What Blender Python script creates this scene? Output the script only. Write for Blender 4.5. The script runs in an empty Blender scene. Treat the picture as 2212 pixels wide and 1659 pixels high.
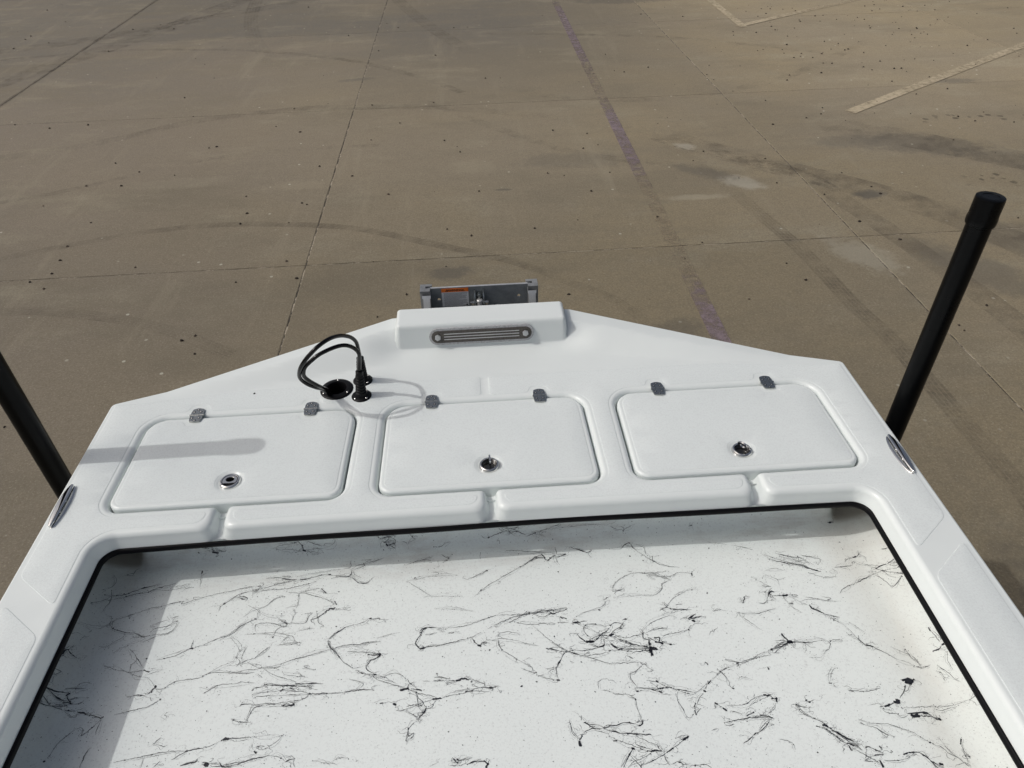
import bpy, bmesh, math, random
import numpy as np
from mathutils import Vector, Matrix, Euler
from mathutils.geometry import delaunay_2d_cdt

# ------------------------------------------------------------------ camera, sky, sun, exposure
sc = bpy.context.scene
C = sc.collection
cam = bpy.data.cameras.new('camera')
cam.sensor_width = 36.0
cam.lens = 36.0 * 1560.0 / 2212.0
cam.clip_start = 0.02
cam.clip_end = 2000
co = bpy.data.objects.new('camera', cam)
C.objects.link(co)
co.matrix_world = Matrix((
    (0.99764473, 0.05715597, -0.03792356, 0.0),
    (-0.06536115, 0.62442347, -0.77834648, 0.0),
    (-0.02080679, 0.77899199, 0.62668857, 1.21),
    (0, 0, 0, 1)))
sc.camera = co

SUN_EL = math.radians(48.3)
SUN_AZ = math.radians(-90.0)          # sky rotation, sun stands towards -x
w = bpy.data.worlds.new("World")
sc.world = w
w.use_nodes = True
nt = w.node_tree
bg = nt.nodes['Background']
sky = nt.nodes.new('ShaderNodeTexSky')
sky.sky_type = 'NISHITA'
sky.sun_disc = False
sky.sun_elevation = SUN_EL
sky.sun_rotation = SUN_AZ
sky.air_density = 0.8
sky.dust_density = 6.0
sky.ozone_density = 0.4
hs = nt.nodes.new('ShaderNodeHueSaturation')      # thin bright haze: the blue is washed out
hs.inputs['Saturation'].default_value = 0.64
nt.links.new(sky.outputs[0], hs.inputs['Color'])
nt.links.new(hs.outputs[0], bg.inputs[0])
bg.inputs[1].default_value = 0.15

sl = bpy.data.lights.new('sun', 'SUN')
sl.energy = 2.0
sl.angle = math.radians(0.9)
sl.color = (1.0, 0.985, 0.955)
so = bpy.data.objects.new('sun', sl)
C.objects.link(so)
ldir = Vector((math.cos(SUN_EL), 0.004, -math.sin(SUN_EL)))
so.rotation_euler = ldir.to_track_quat('-Z', 'Y').to_euler()

sc.view_settings.view_transform = 'Standard'
sc.view_settings.look = 'None'
sc.view_settings.gamma = 1.0
sc.view_settings.use_curve_mapping = False
sc.view_settings.exposure = -0.82

GZ = -0.99          # ground level (the deck is z = 0)
FZ = -0.151         # cockpit floor level
rnd = random.Random(7)
rng = np.random.RandomState(5)

# ------------------------------------------------------------------ helpers
def tag(o, label=None, cat=None, group=None, kind=None):
    if label: o['label'] = label
    if cat: o['category'] = cat
    if group: o['group'] = group
    if kind: o['kind'] = kind
    return o

def empty(name, loc=(0, 0, 0)):
    o = bpy.data.objects.new(name, None)
    o.empty_display_size = 0.1
    C.objects.link(o)
    o.location = loc
    return o

def link(name, me, mats, parent=None):
    for m in (mats if isinstance(mats, (list, tuple)) else [mats]):
        me.materials.append(m)
    o = bpy.data.objects.new(name, me)
    C.objects.link(o)
    if parent is not None:
        o.parent = parent
    return o

def obj(name, bm, mats, parent=None, smooth=True, angle=35):
    me = bpy.data.meshes.new(name)
    bmesh.ops.recalc_face_normals(bm, faces=bm.faces[:])
    if smooth:
        a = math.radians(angle)
        for f in bm.faces: f.smooth = True
        for e in bm.edges:
            if len(e.link_faces) == 2:
                e.smooth = e.calc_face_angle(0) < a
    bm.to_mesh(me)
    bm.free()
    return link(name, me, mats, parent)

def box(bm, c, s, bevel=0.0, rot=None, segs=2, mat=0):
    r = bmesh.ops.create_cube(bm, size=1.0)
    vs = r['verts']
    for v in vs:
        v.co = Vector((v.co.x * s[0], v.co.y * s[1], v.co.z * s[2]))
    if bevel > 0:
        es = list({e for v in vs for e in v.link_edges})
        g = bmesh.ops.bevel(bm, geom=es, offset=bevel, segments=segs, affect='EDGES', profile=0.5)
        vs = list({v for v in vs if v.is_valid} | set(g['verts']))
    M = (rot.to_matrix() if rot else Matrix.Identity(3))
    for v in vs:
        v.co = M @ v.co + Vector(c)
    for f in {f for v in vs for f in v.link_faces}: f.material_index = mat
    return vs

def cyl(bm, p0, p1, r0, r1=None, seg=24, caps=True, mat=0):
    r1 = r0 if r1 is None else r1
    p0 = Vector(p0); p1 = Vector(p1)
    q = (p1 - p0).to_track_quat('Z', 'Y').to_matrix()
    a = []; b = []
    for i in range(seg):
        t = 2 * math.pi * i / seg
        d = q @ Vector((math.cos(t), math.sin(t), 0))
        a.append(bm.verts.new(p0 + d * r0)); b.append(bm.verts.new(p1 + d * r1))
    fs = []
    for i in range(seg):
        j = (i + 1) % seg
        fs.append(bm.faces.new((a[i], a[j], b[j], b[i])))
    if caps:
        fs.append(bm.faces.new(a[::-1])); fs.append(bm.faces.new(b))
    for f in fs: f.material_index = mat
    return a + b

def lathe(bm, prof, c=(0, 0, 0), seg=40, mat=0, M=None, jit=None):
    """prof: list of (r, z); closed at r = 0"""
    c = Vector(c); rings = []; vs = []
    for k, (r, z) in enumerate(prof):
        if r < 1e-6:
            v = bm.verts.new((0, 0, z)); rings.append([v]); vs.append(v)
        else:
            ring = [bm.verts.new((r * math.cos(2 * math.pi * i / seg), r * math.sin(2 * math.pi * i / seg), z)) for i in range(seg)]
            rings.append(ring); vs += ring
    for a, b in zip(rings[:-1], rings[1:]):
        for i in range(seg):
            j = (i + 1) % seg
            if len(a) == 1 and len(b) == 1: continue
            if len(a) == 1: f = bm.faces.new((a[0], b[i], b[j]))
            elif len(b) == 1: f = bm.faces.new((a[i], b[0], a[j]))
            else: f = bm.faces.new((a[i], b[i], b[j], a[j]))
            f.material_index = mat
    for v in vs:
        if M is not None: v.co = M @ v.co
        v.co = v.co + c
    return vs

def prism(bm, poly, z0, z1, mat=0, M=None, c=(0, 0, 0), bevel=0.0):
    """poly: list of (x, y)"""
    lo = [bm.verts.new((x, y, z0)) for x, y in poly]
    hi = [bm.verts.new((x, y, z1)) for x, y in poly]
    n = len(poly)
    fs = [bm.faces.new(lo[::-1]), bm.faces.new(hi)]
    for i in range(n):
        j = (i + 1) % n
        fs.append(bm.faces.new((lo[i], lo[j], hi[j], hi[i])))
    vs = lo + hi
    if bevel > 0:
        es = [e for e in fs[1].edges]
        g = bmesh.ops.bevel(bm, geom=es, offset=bevel, segments=2, affect='EDGES')
        vs = list({v for v in vs if v.is_valid} | set(g['verts']))
    for v in vs:
        if M is not None: v.co = M @ v.co
        v.co = v.co + Vector(c)
    for f in {f for v in vs for f in v.link_faces}: f.material_index = mat
    return vs

def catmull(P, n):
    P = [Vector(p) for p in P]
    Q = [P[0] * 2 - P[1]] + P + [P[-1] * 2 - P[-2]]
    out = []
    for i in range(1, len(Q) - 2):
        for k in range(n):
            t = k / n
            a, b, c, d = Q[i - 1], Q[i], Q[i + 1], Q[i + 2]
            out.append(0.5 * ((2 * b) + (c - a) * t + (2 * a - 5 * b + 4 * c - d) * t * t + (3 * b - a - 3 * c + d) * t ** 3))
    out.append(P[-1])
    return out

def tube(bm, P, r, seg=14, caps=True, closed=False, prof=None, mat=0):
    """r: number or function of 0..1; prof: optional list of (side, up) offsets"""
    P = [Vector(p) for p in P]; n = len(P); rings = []
    up = Vector((0, 0, 1)); prev = None
    for i, p in enumerate(P):
        if closed: t = P[(i + 1) % n] - P[i - 1]
        else: t = P[min(i + 1, n - 1)] - P[max(i - 1, 0)]
        t.normalize()
        if prev is None:
            u = up if abs(t.z) < 0.9 else Vector((1, 0, 0))
        else: u = prev
        s = t.cross(u); s.normalize(); u = s.cross(t); u.normalize(); prev = u
        rr = r(i / (n - 1)) if callable(r) else r
        if prof: ring = [bm.verts.new(p + s * a + u * b) for a, b in prof]
        else: ring = [bm.verts.new(p + (s * math.cos(2 * math.pi * k / seg) + u * math.sin(2 * math.pi * k / seg)) * rr) for k in range(seg)]
        rings.append(ring)
    m = len(rings[0])
    pairs = list(zip(rings[:-1], rings[1:])) + ([(rings[-1], rings[0])] if closed else [])
    for a, b in pairs:
        for k in range(m):
            l = (k + 1) % m
            f = bm.faces.new((a[k], a[l], b[l], b[k])); f.material_index = mat
    if caps and not closed:
        bm.faces.new(rings[0][::-1]).material_index = mat; bm.faces.new(rings[-1]).material_index = mat

# ------------------------------------------------------------------ materials
def mat(name, col=(0.5, 0.5, 0.5), rough=0.5, metal=0.0, coat=0.0, spec=0.5):
    m = bpy.data.materials.new(name)
    m.use_nodes = True
    b = m.node_tree.nodes['Principled BSDF']
    b.inputs['Base Color'].default_value = (*col, 1)
    b.inputs['Roughness'].default_value = rough
    b.inputs['Metallic'].default_value = metal
    b.inputs['Specular IOR Level'].default_value = spec
    if coat: b.inputs['Coat Weight'].default_value = coat; b.inputs['Coat Roughness'].default_value = 0.15
    m['b'] = 1
    return m

class N:
    """small wrapper for node building"""
    def __init__(s, m):
        s.m = m; s.t = m.node_tree; s.b = s.t.nodes['Principled BSDF']
        s.geo = s.t.nodes.new('ShaderNodeNewGeometry')
        s.pos = s.geo.outputs['Position']
    def n(s, typ, **k):
        x = s.t.nodes.new(typ)
        for a, v in k.items(): setattr(x, a, v)
        return x
    def l(s, a, b): s.t.links.new(a, b)
    def put(s, sock, v):
        if hasattr(v, 'links') or hasattr(v, 'is_output'): s.l(v, sock)
        else: sock.default_value = v
    def noise(s, scale, detail=3, rough=0.55, vec=None, dist=0.0, stretch=None, rot=0.0):
        v = vec or s.pos
        if stretch or rot:
            mp = s.n('ShaderNodeMapping'); s.l(v, mp.inputs[0])
            mp.inputs['Rotation'].default_value = (0, 0, rot)
            mp.inputs['Scale'].default_value = stretch or (1, 1, 1); v = mp.outputs[0]
        x = s.n('ShaderNodeTexNoise'); s.l(v, x.inputs['Vector'])
        x.inputs['Scale'].default_value = scale; x.inputs['Detail'].default_value = detail
        x.inputs['Roughness'].default_value = rough; x.inputs['Distortion'].default_value = dist
        return x.outputs['Fac']
    def ramp(s, v, a, b, lo=0.0, hi=1.0):
        x = s.n('ShaderNodeMapRange', interpolation_type='SMOOTHSTEP')
        s.l(v, x.inputs[0]); x.inputs[1].default_value = a; x.inputs[2].default_value = b
        x.inputs[3].default_value = lo; x.inputs[4].default_value = hi
        return x.outputs[0]
    def math(s, op, a, b=0.0, clamp=False):
        x = s.n('ShaderNodeMath', operation=op, use_clamp=clamp)
        s.put(x.inputs[0], a); s.put(x.inputs[1], b)
        return x.outputs[0]
    def mix(s, f, a, b, mode='MIX'):
        x = s.n('ShaderNodeMix', data_type='RGBA', blend_type=mode)
        s.put(x.inputs[0], f)
        for i, v in ((6, a), (7, b)):
            if isinstance(v, tuple): x.inputs[i].default_value = (*v, 1)
            else: s.l(v, x.inputs[i])
        return x.outputs[2]
    def color(s, v): s.l(v, s.b.inputs['Base Color'])
    def bump(s, h, strength=0.2, dist=0.001, rough=None):
        x = s.n('ShaderNodeBump'); s.l(h, x.inputs['Height'])
        x.inputs['Strength'].default_value = strength; x.inputs['Distance'].default_value = dist
        s.l(x.outputs[0], s.b.inputs['Normal'])
    def ellipse(s, cx, cy, rx, ry, rot=0.0, wob=0.35, wscale=6.0):
        """soft mask of a ragged ellipse on the ground"""
        mp = s.n('ShaderNodeMapping', vector_type='TEXTURE'); s.l(s.pos, mp.inputs[0])
        mp.inputs['Location'].default_value = (cx, cy, GZ); mp.inputs['Rotation'].default_value = (0, 0, rot)
        mp.inputs['Scale'].default_value = (rx, ry, 1e3)
        ln = s.n('ShaderNodeVectorMath', operation='LENGTH'); s.l(mp.outputs[0], ln.inputs[0])
        nz = s.noise(wscale, 9, 0.78)
        d = s.math('ADD', ln.outputs['Value'], s.math('MULTIPLY', s.math('SUBTRACT', nz, 0.5), wob * 6))
        return s.ramp(d, 1.05, 0.45)

# gelcoat, smooth
M_gel = mat('white_gelcoat', (0.78, 0.79, 0.775), 0.30, spec=0.45)
k = N(M_gel)
c1 = k.mix(k.ramp(k.noise(3.0, 4), 0.35, 0.7), (0.785, 0.83, 0.818), (0.755, 0.80, 0.792))
c2 = k.mix(k.ramp(k.noise(38, 4, 0.7), 0.60, 0.80, 0, 0.015), c1, (0.50, 0.49, 0.46))
k.color(c2)
k.l(k.ramp(k.noise(20, 3), 0.3, 0.7, 0.28, 0.34), k.b.inputs['Roughness'])
k.bump(k.noise(9, 2), 0.08, 0.002)
# gelcoat, moulded nonskid
M_non = mat('nonskid_gelcoat', (0.74, 0.755, 0.76), 0.62, spec=0.35)
k = N(M_non)
g = k.noise(620, 2, 0.6)
c1 = k.mix(k.ramp(k.noise(2.2, 4), 0.35, 0.7), (0.785, 0.835, 0.826), (0.75, 0.80, 0.793))
c2 = k.mix(k.ramp(k.noise(240, 4, 0.8), 0.42, 0.70, 0, 0.28), c1, (0.52, 0.53, 0.54))
c3 = k.mix(k.ramp(k.noise(24, 6, 0.75), 0.58, 0.80, 0, 0.12), c2, (0.42, 0.42, 0.40))
c4 = k.mix(k.math('MULTIPLY', k.ramp(k.noise(70, 4, 0.75), 0.66, 0.74, 0, 0.45), k.ramp(k.noise(5, 3), 0.54, 0.66)), c3, (0.28, 0.28, 0.27))
k.color(c4)
k.bump(g, 0.35, 0.0008)
# cockpit floor, sprayed speckle finish
M_floor = mat('cockpit_floor_paint', (0.74, 0.75, 0.74), 0.55, spec=0.35)
k = N(M_floor)
c1 = k.mix(k.ramp(k.noise(1.6, 3), 0.35, 0.7), (0.85, 0.90, 0.88), (0.80, 0.85, 0.838))
c2 = k.mix(k.ramp(k.noise(210, 4, 0.8), 0.50, 0.74, 0, 0.42), c1, (0.40, 0.41, 0.41))
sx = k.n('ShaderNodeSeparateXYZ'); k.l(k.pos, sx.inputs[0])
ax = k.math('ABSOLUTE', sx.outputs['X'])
band = k.math('MULTIPLY', k.ramp(ax, 0.72, 0.83), k.ramp(k.noise(7, 4, 0.6, stretch=(1, .35, 1)), 0.35, 0.7, 0.10, 0.36))  # darkening along the coves: shade painted in together with dirt
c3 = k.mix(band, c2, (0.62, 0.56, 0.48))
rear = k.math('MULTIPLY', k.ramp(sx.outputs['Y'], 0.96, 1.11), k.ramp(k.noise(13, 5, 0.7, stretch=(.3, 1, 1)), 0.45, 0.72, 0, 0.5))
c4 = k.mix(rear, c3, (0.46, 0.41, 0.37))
alc_shade = k.math('MULTIPLY', k.ramp(sx.outputs['Y'], 1.085, 1.105), k.ramp(ax, 0.812, 0.826))
c4 = k.mix(k.math('MULTIPLY', alc_shade, 0.75), c4, (0.27, 0.235, 0.19))      # corner recesses: shade painted into the colour over brownish bare laminate
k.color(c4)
k.bump(k.noise(420, 2, 0.6), 0.30, 0.0007)
M_splat = mat('dark_splatter_paint', (0.022, 0.024, 0.032), 0.4)
M_black = mat('black_rubber', (0.004, 0.004, 0.005), 0.5, spec=0.12)
M_pipe = mat('black_pipe_plastic', (0.0025, 0.0028, 0.0032), 0.32, spec=0.12)
k = N(M_pipe)
k.l(k.ramp(k.noise(14, 4), 0.3, 0.7, 0.26, 0.45), k.b.inputs['Roughness'])
M_hose = mat('black_hose_vinyl', (0.002, 0.002, 0.0025), 0.16, spec=0.3)
M_flange = mat('black_moulded_plastic', (0.004, 0.004, 0.005), 0.45, spec=0.2)
M_chrome = mat('polished_stainless_steel', (0.68, 0.68, 0.67), 0.06, 1.0)
k = N(M_chrome); k.bump(k.noise(60, 2), 0.05, 0.001)
M_steel = mat('stainless_steel', (0.46, 0.475, 0.46), 0.24, 1.0)
M_dark = mat('dark_recess_metal', (0.10, 0.10, 0.10), 0.25, 0.9)
M_alu = mat('brushed_aluminium', (0.42, 0.43, 0.44), 0.38, 0.6)
k = N(M_alu)
k.color(k.mix(k.ramp(k.noise(30, 5, 0.7, stretch=(1, 1, .2)), 0.3, 0.75), (0.76, 0.77, 0.77), (0.54, 0.55, 0.56)))
M_rail = mat('mill_finish_aluminium_rail', (0.30, 0.31, 0.315), 0.42, 0.4)
k = N(M_rail)
k.color(k.mix(k.ramp(k.noise(40, 5, 0.7), 0.3, 0.75), (0.36, 0.37, 0.375), (0.22, 0.23, 0.235)))
M_alud = mat('anodised_dark_aluminium', (0.16, 0.175, 0.19), 0.45, 0.25)
k = N(M_alud)
k.color(k.mix(k.ramp(k.noise(22, 5, 0.7), 0.3, 0.75), (0.27, 0.295, 0.31), (0.17, 0.185, 0.20)))
M_backing = mat('weathered_cast_plate', (0.3, 0.3, 0.3), 0.5, 0.25)
k = N(M_backing)
k.color(k.mix(k.ramp(k.noise(160, 4, 0.8), 0.35, 0.7), (0.56, 0.565, 0.58), (0.36, 0.365, 0.37)))
M_bronze = mat('grooved_plate_insert', (0.055, 0.05, 0.045), 0.5, 0.15)
k = N(M_bronze)
k.color(k.mix(k.ramp(k.noise(200, 4, 0.8), 0.35, 0.7), (0.12, 0.108, 0.095), (0.065, 0.06, 0.054)))
M_orange = mat('orange_label_print', (0.85, 0.20, 0.03), 0.45)
M_label = mat('grey_white_label', (0.70, 0.72, 0.75), 0.4)
M_ink = mat('black_label_ink', (0.02, 0.02, 0.022), 0.5)
M_screw = mat('bright_screw_steel', (0.55, 0.55, 0.54), 0.2, 1.0)

# concrete
M_con = mat('worn_concrete', (0.24, 0.2, 0.15), 0.85, spec=0.25)
k = N(M_con)
big = k.ramp(k.noise(0.33, 4, 0.6, dist=0.4), 0.36, 0.66)
tan_, grey = (0.233, 0.186, 0.125), (0.205, 0.170, 0.130)
c = k.mix(big, tan_, grey)
sx = k.n('ShaderNodeSeparateXYZ'); k.l(k.pos, sx.inputs[0])
left = k.ramp(k.math('ADD', sx.outputs['X'], k.math('MULTIPLY', k.math('SUBTRACT', k.noise(0.5, 3), 0.5), 3.0)), 0.5, -4.0)
c = k.mix(k.math('MULTIPLY', left, 0.9), c, (0.176, 0.146, 0.124))
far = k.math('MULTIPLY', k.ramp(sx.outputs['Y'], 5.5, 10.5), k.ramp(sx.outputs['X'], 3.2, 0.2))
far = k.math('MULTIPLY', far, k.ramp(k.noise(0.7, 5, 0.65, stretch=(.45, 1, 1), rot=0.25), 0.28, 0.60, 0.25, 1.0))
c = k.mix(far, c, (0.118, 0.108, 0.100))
c = k.mix(k.ramp(k.noise(1.3, 6, 0.68, stretch=(.45, 1, 1), rot=0.35), 0.46, 0.70, 0, 0.62), c, (0.145, 0.122, 0.092))
c = k.mix(k.ramp(k.noise(2.1, 6, 0.7, stretch=(.5, 1, 1), rot=-0.3), 0.50, 0.72, 0, 0.55), c, (0.27, 0.235, 0.18))
c = k.mix(k.ramp(k.noise(7, 6, 0.72), 0.45, 0.75, 0, 0.30), c, (0.165, 0.134, 0.098))
c = k.mix(k.ramp(k.noise(0.9, 7, 0.72, stretch=(.12, 1.3, 1), rot=0.55), 0.55, 0.72, 0, 0.35), c, (0.15, 0.128, 0.105))
c = k.mix(k.ramp(k.noise(28, 5, 0.8), 0.40, 0.68, 0, 0.26), c, (0.145, 0.117, 0.087))
c = k.mix(k.ramp(k.noise(19, 5, 0.8, stretch=(.5, 1.4, 1), rot=.2), 0.54, 0.72, 0, 0.24), c, (0.30, 0.255, 0.19))
c = k.mix(k.ramp(k.noise(85, 4, 0.85), 0.36, 0.64, 0, 0.55), c, (0.125, 0.10, 0.074))
c = k.mix(k.ramp(k.noise(100, 3, 0.85), 0.52, 0.70, 0, 0.55), c, (0.33, 0.28, 0.21))
DK = (0.085, 0.076, 0.068)
for (x, y, rx, ry, ro, s_, col, wsc) in (
    (3.62, 5.50, 0.62, 0.28, -0.25, 0.42, DK, 9), (4.25, 5.05, 0.75, 0.22, -0.5, 0.30, DK, 9), (3.1, 5.65, 0.4, 0.16, 0.1, 0.3, DK, 5),
    (2.78, 4.63, 0.14, 0.085, 0.2, 0.75, DK, 16), (1.73, 5.68, 0.11, 0.08, -0.6, 0.5, (0.32, 0.29, 0.25), 9),
    (1.97, 4.93, 0.20, 0.13, -0.6, 0.55, (0.33, 0.30, 0.26), 8), (2.36, 3.80, 0.17, 0.30, 0.5, 0.42, (0.31, 0.28, 0.235), 7),
    (1.56, 4.72, 0.26, 0.055, 0.0, 0.42, (0.32, 0.28, 0.22), 9), (-0.17, 3.83, 0.16, 0.10, 0.1, 0.55, DK, 14),
    (1.06, 3.12, 0.16, 0.12, 0.2, 0.42, DK, 16), (2.95, 3.55, 0.22, 0.55, 0.55, 0.45, DK, 8), (3.4, 3.9, 0.25, 0.4, 0.6, 0.4, DK, 8),
    (1.75, 5.15, 0.30, 0.12, -0.6, 0.45, DK, 9), (4.72, 7.05, 0.3, 0.1, 0.0, 0.5, DK, 12), (2.3, 11.2, 0.9, 0.25, 0.0, 0.5, DK, 5),
    (0.22, 5.0, 0.07, 0.02, 0.0, 0.6, DK, 9), (-1.15, 7.9, 0.25, 0.06, 0.2, 0.4, DK, 9), (-2.2, 5.4, 0.5, 0.12, 0.1, 0.12, (0.31, 0.27, 0.21), 6),
    (-1.3, 5.25, 0.35, 0.10, 0.0, 0.14, (0.32, 0.27, 0.20), 7), (0.0, 5.45, 0.22, 0.16, 0.0, 0.14, (0.31, 0.27, 0.2), 8), (0.8, 5.5, 0.55, 0.2, 0.0, 0.28, DK, 6),
    (1.93, 1.0, 0.12, 0.9, 0.0, 0.35, DK, 6)):
    c = k.mix(k.math('MULTIPLY', k.ellipse(x, y, rx, ry, ro, 0.35, wsc), s_), c, col)
# small drips
vo = k.n('ShaderNodeTexVoronoi'); k.l(k.pos, vo.inputs['Vector']); vo.inputs['Scale'].default_value = 11
dots = k.ramp(k.math('ADD', vo.outputs['Distance'], k.math('MULTIPLY', k.math('SUBTRACT', k.noise(40, 2), .5), .3)), 0.34, 0.22)
for (x, y, rx, ry) in ((3.85, 4.82, 0.38, 0.17), (4.35, 6.05, 0.75, 0.14), (4.6, 4.4, .4, .2)):
    c = k.mix(k.math('MULTIPLY', k.math('MULTIPLY', dots, k.ellipse(x, y, rx, ry, 0, .3, 5)), 0.75), c, (0.06, 0.05, 0.04))
vo2 = k.n('ShaderNodeTexVoronoi'); k.l(k.pos, vo2.inputs['Vector']); vo2.inputs['Scale'].default_value = 6.5
c = k.mix(k.math('MULTIPLY', k.ramp(vo2.outputs['Distance'], 0.075, 0.045), k.ramp(k.noise(1.2, 2), 0.45, 0.6)), c, (0.36, 0.33, 0.28))
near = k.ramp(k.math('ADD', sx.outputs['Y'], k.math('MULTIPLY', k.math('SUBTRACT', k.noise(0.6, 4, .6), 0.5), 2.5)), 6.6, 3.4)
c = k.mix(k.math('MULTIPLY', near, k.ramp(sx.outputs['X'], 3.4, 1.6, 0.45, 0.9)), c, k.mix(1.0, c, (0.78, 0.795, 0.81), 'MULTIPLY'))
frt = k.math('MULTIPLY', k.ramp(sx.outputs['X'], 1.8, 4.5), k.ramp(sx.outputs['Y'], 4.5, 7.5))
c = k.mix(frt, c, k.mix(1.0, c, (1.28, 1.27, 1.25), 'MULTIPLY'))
st_ = k.ramp(k.noise(1.1, 7, 0.72, stretch=(3.2, .35, 1), rot=-0.12), 0.54, 0.72, 0, 0.34)
c = k.mix(st_, c, (0.235, 0.202, 0.155))
st2 = k.ramp(k.noise(0.8, 7, 0.75, stretch=(.22, 2.2, 1), rot=-0.12), 0.55, 0.74, 0, 0.32)
c = k.mix(st2, c, (0.13, 0.112, 0.09))
vc = k.n('ShaderNodeTexVoronoi', feature='F1'); k.l(k.pos, vc.inputs['Vector']); vc.inputs['Scale'].default_value = 55
c = k.mix(k.math('MULTIPLY', k.ramp(vc.outputs['Distance'], 0.16, 0.08), k.ramp(k.noise(60, 2), 0.55, 0.62, 0, .8)), c, (0.075, 0.062, 0.048))
ob = k.n('ShaderNodeObjectInfo')
c = k.mix(1.0, c, k.mix(ob.outputs['Random'], (0.95, 0.95, 0.955), (1.05, 1.045, 1.04)), 'MULTIPLY')
c = k.mix(1.0, c, (1.37, 1.42, 1.35), 'MULTIPLY')
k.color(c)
k.bump(k.noise(150, 4, 0.75), 0.5, 0.0025)
M_joint = mat('joint_filler', (0.08, 0.07, 0.06), 0.9)
k = N(M_joint)
k.color(k.mix(k.ramp(k.noise(7, 5, 0.8), 0.46, 0.60), (0.05, 0.042, 0.032), (0.40, 0.35, 0.27)))
M_pebble = mat('dark_gravel', (0.045, 0.036, 0.03), 0.9)
k = N(M_pebble)
oi = k.n('ShaderNodeNewGeometry')
k.color(k.mix(k.ramp(k.noise(4, 2), 0.48, 0.66), (0.030, 0.022, 0.016), (0.13, 0.10, 0.075)))

def alpha_mat(name, col, col2, nscale, lo, hi, tread=None, nstretch=None):
    """paint or rubber film: opacity = wear attribute x noise"""
    m = mat(name, col, 0.8, spec=0.2)
    k = N(m)
    at = k.n('ShaderNodeAttribute', attribute_name='wear')
    nz = k.noise(nscale, 6, 0.75)
    # threshold moves with wear so thin coats break up into flecks
    d = k.math('ADD', at.outputs['Fac'], k.math('MULTIPLY', k.math('SUBTRACT', nz, 0.5), 2.4))
    a = k.ramp(d, lo, hi)
    a = k.math('MULTIPLY', a, k.ramp(at.outputs['Fac'], 0.02, 0.35))
    if tread:
        uv = k.n('ShaderNodeUVMap', uv_map='UVMap')
        sp = k.n('ShaderNodeSeparateXYZ'); k.l(uv.outputs[0], sp.inputs[0])
        u = sp.outputs['X']; v = sp.outputs['Y']
        sw = k.math('SINE', k.math('MULTIPLY', u, 6.2832 * tread[0]))
        ribs = k.ramp(k.math('ABSOLUTE', sw), 0.1, 0.7, 0.3, 1.0)
        lug = k.math('SINE', k.math('ADD', k.math('MULTIPLY', v, 6.2832 / tread[1]), k.math('MULTIPLY', u, 7.0)))
        a = k.math('MULTIPLY', k.math('MULTIPLY', a, ribs), k.ramp(lug, -0.6, 0.4, 0.72, 1.0))
        edge = k.math('MULTIPLY', k.ramp(u, 0.0, 0.07), k.ramp(u, 1.0, 0.93))
        a = k.math('MULTIPLY', k.math('MULTIPLY', a, edge), at.outputs['Fac'])
    k.color(k.mix(k.ramp(k.noise(2.5, 4), 0.35, 0.65), col, col2))
    tr = k.n('ShaderNodeBsdfTransparent'); ms = k.n('ShaderNodeMixShader')
    k.l(a, ms.inputs[0]); k.l(tr.outputs[0], ms.inputs[1]); k.l(k.b.outputs[0], ms.inputs[2])
    k.l(ms.outputs[0], k.t.nodes['Material Output'].inputs[0])
    return m
M_purple = alpha_mat('worn_purple_paint', (0.245, 0.195, 0.215), (0.265, 0.215, 0.225), 16, 0.05, 1.15)
M_ghost = alpha_mat('faded_paint_ghost', (0.30, 0.245, 0.175), (0.285, 0.235, 0.168), 12, 0.4, 1.8)
M_cream = alpha_mat('worn_cream_paint', (0.52, 0.44, 0.31), (0.46, 0.39, 0.27), 18, 0.0, 1.2)
M_tyre = alpha_mat('tyre_rubber_marks', (0.10, 0.086, 0.070), (0.12, 0.102, 0.082), 5, 0.0, 1.3, tread=(2.5, 0.04))
M_skid = alpha_mat('smooth_rubber_marks', (0.12, 0.104, 0.086), (0.14, 0.12, 0.098), 4, 0.1, 2.1)

def strip(name, pts, width, wear, m, z, n=10, jitter=0.0):
    """ribbon on the ground with UVs (0..1 across, metres along) and a wear attribute"""
    P = catmull([(x, y, 0) for x, y in pts], n) if len(pts) > 2 else [Vector((*pts[0], 0)).lerp(Vector((*pts[1], 0)), i / 40) for i in range(41)]
    L = [0.0]
    for a, b in zip(P[:-1], P[1:]): L.append(L[-1] + (b - a).length)
    vs = []; uv = []; wr = []; cols = 5
    for i, p in enumerate(P):
        t = (P[min(i + 1, len(P) - 1)] - P[max(i - 1, 0)]).normalized()
        s = Vector((t.y, -t.x, 0))
        wv = wear(L[i] / L[-1]) if callable(wear) else wear
        ww = width * (1 + jitter * rnd.uniform(-1, 1))
        for j in range(cols):
            u = j / (cols - 1)
            vs.append((*(p + s * (u - 0.5) * ww)[:2], z)); uv.append((u, L[i])); wr.append(wv)
    fs = []
    for i in range(len(P) - 1):
        for j in range(cols - 1):
            a = i * cols + j
            fs.append((a, a + 1, a + cols + 1, a + cols))
    me = bpy.data.meshes.new(name); me.from_pydata(vs, [], fs)
    ul = me.uv_layers.new(name='UVMap')
    for lp in me.loops: ul.data[lp.index].uv = uv[lp.vertex_index]
    at = me.attributes.new('wear', 'FLOAT', 'POINT')
    at.data.foreach_set('value', wr)
    return link(name, me, m)

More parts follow.
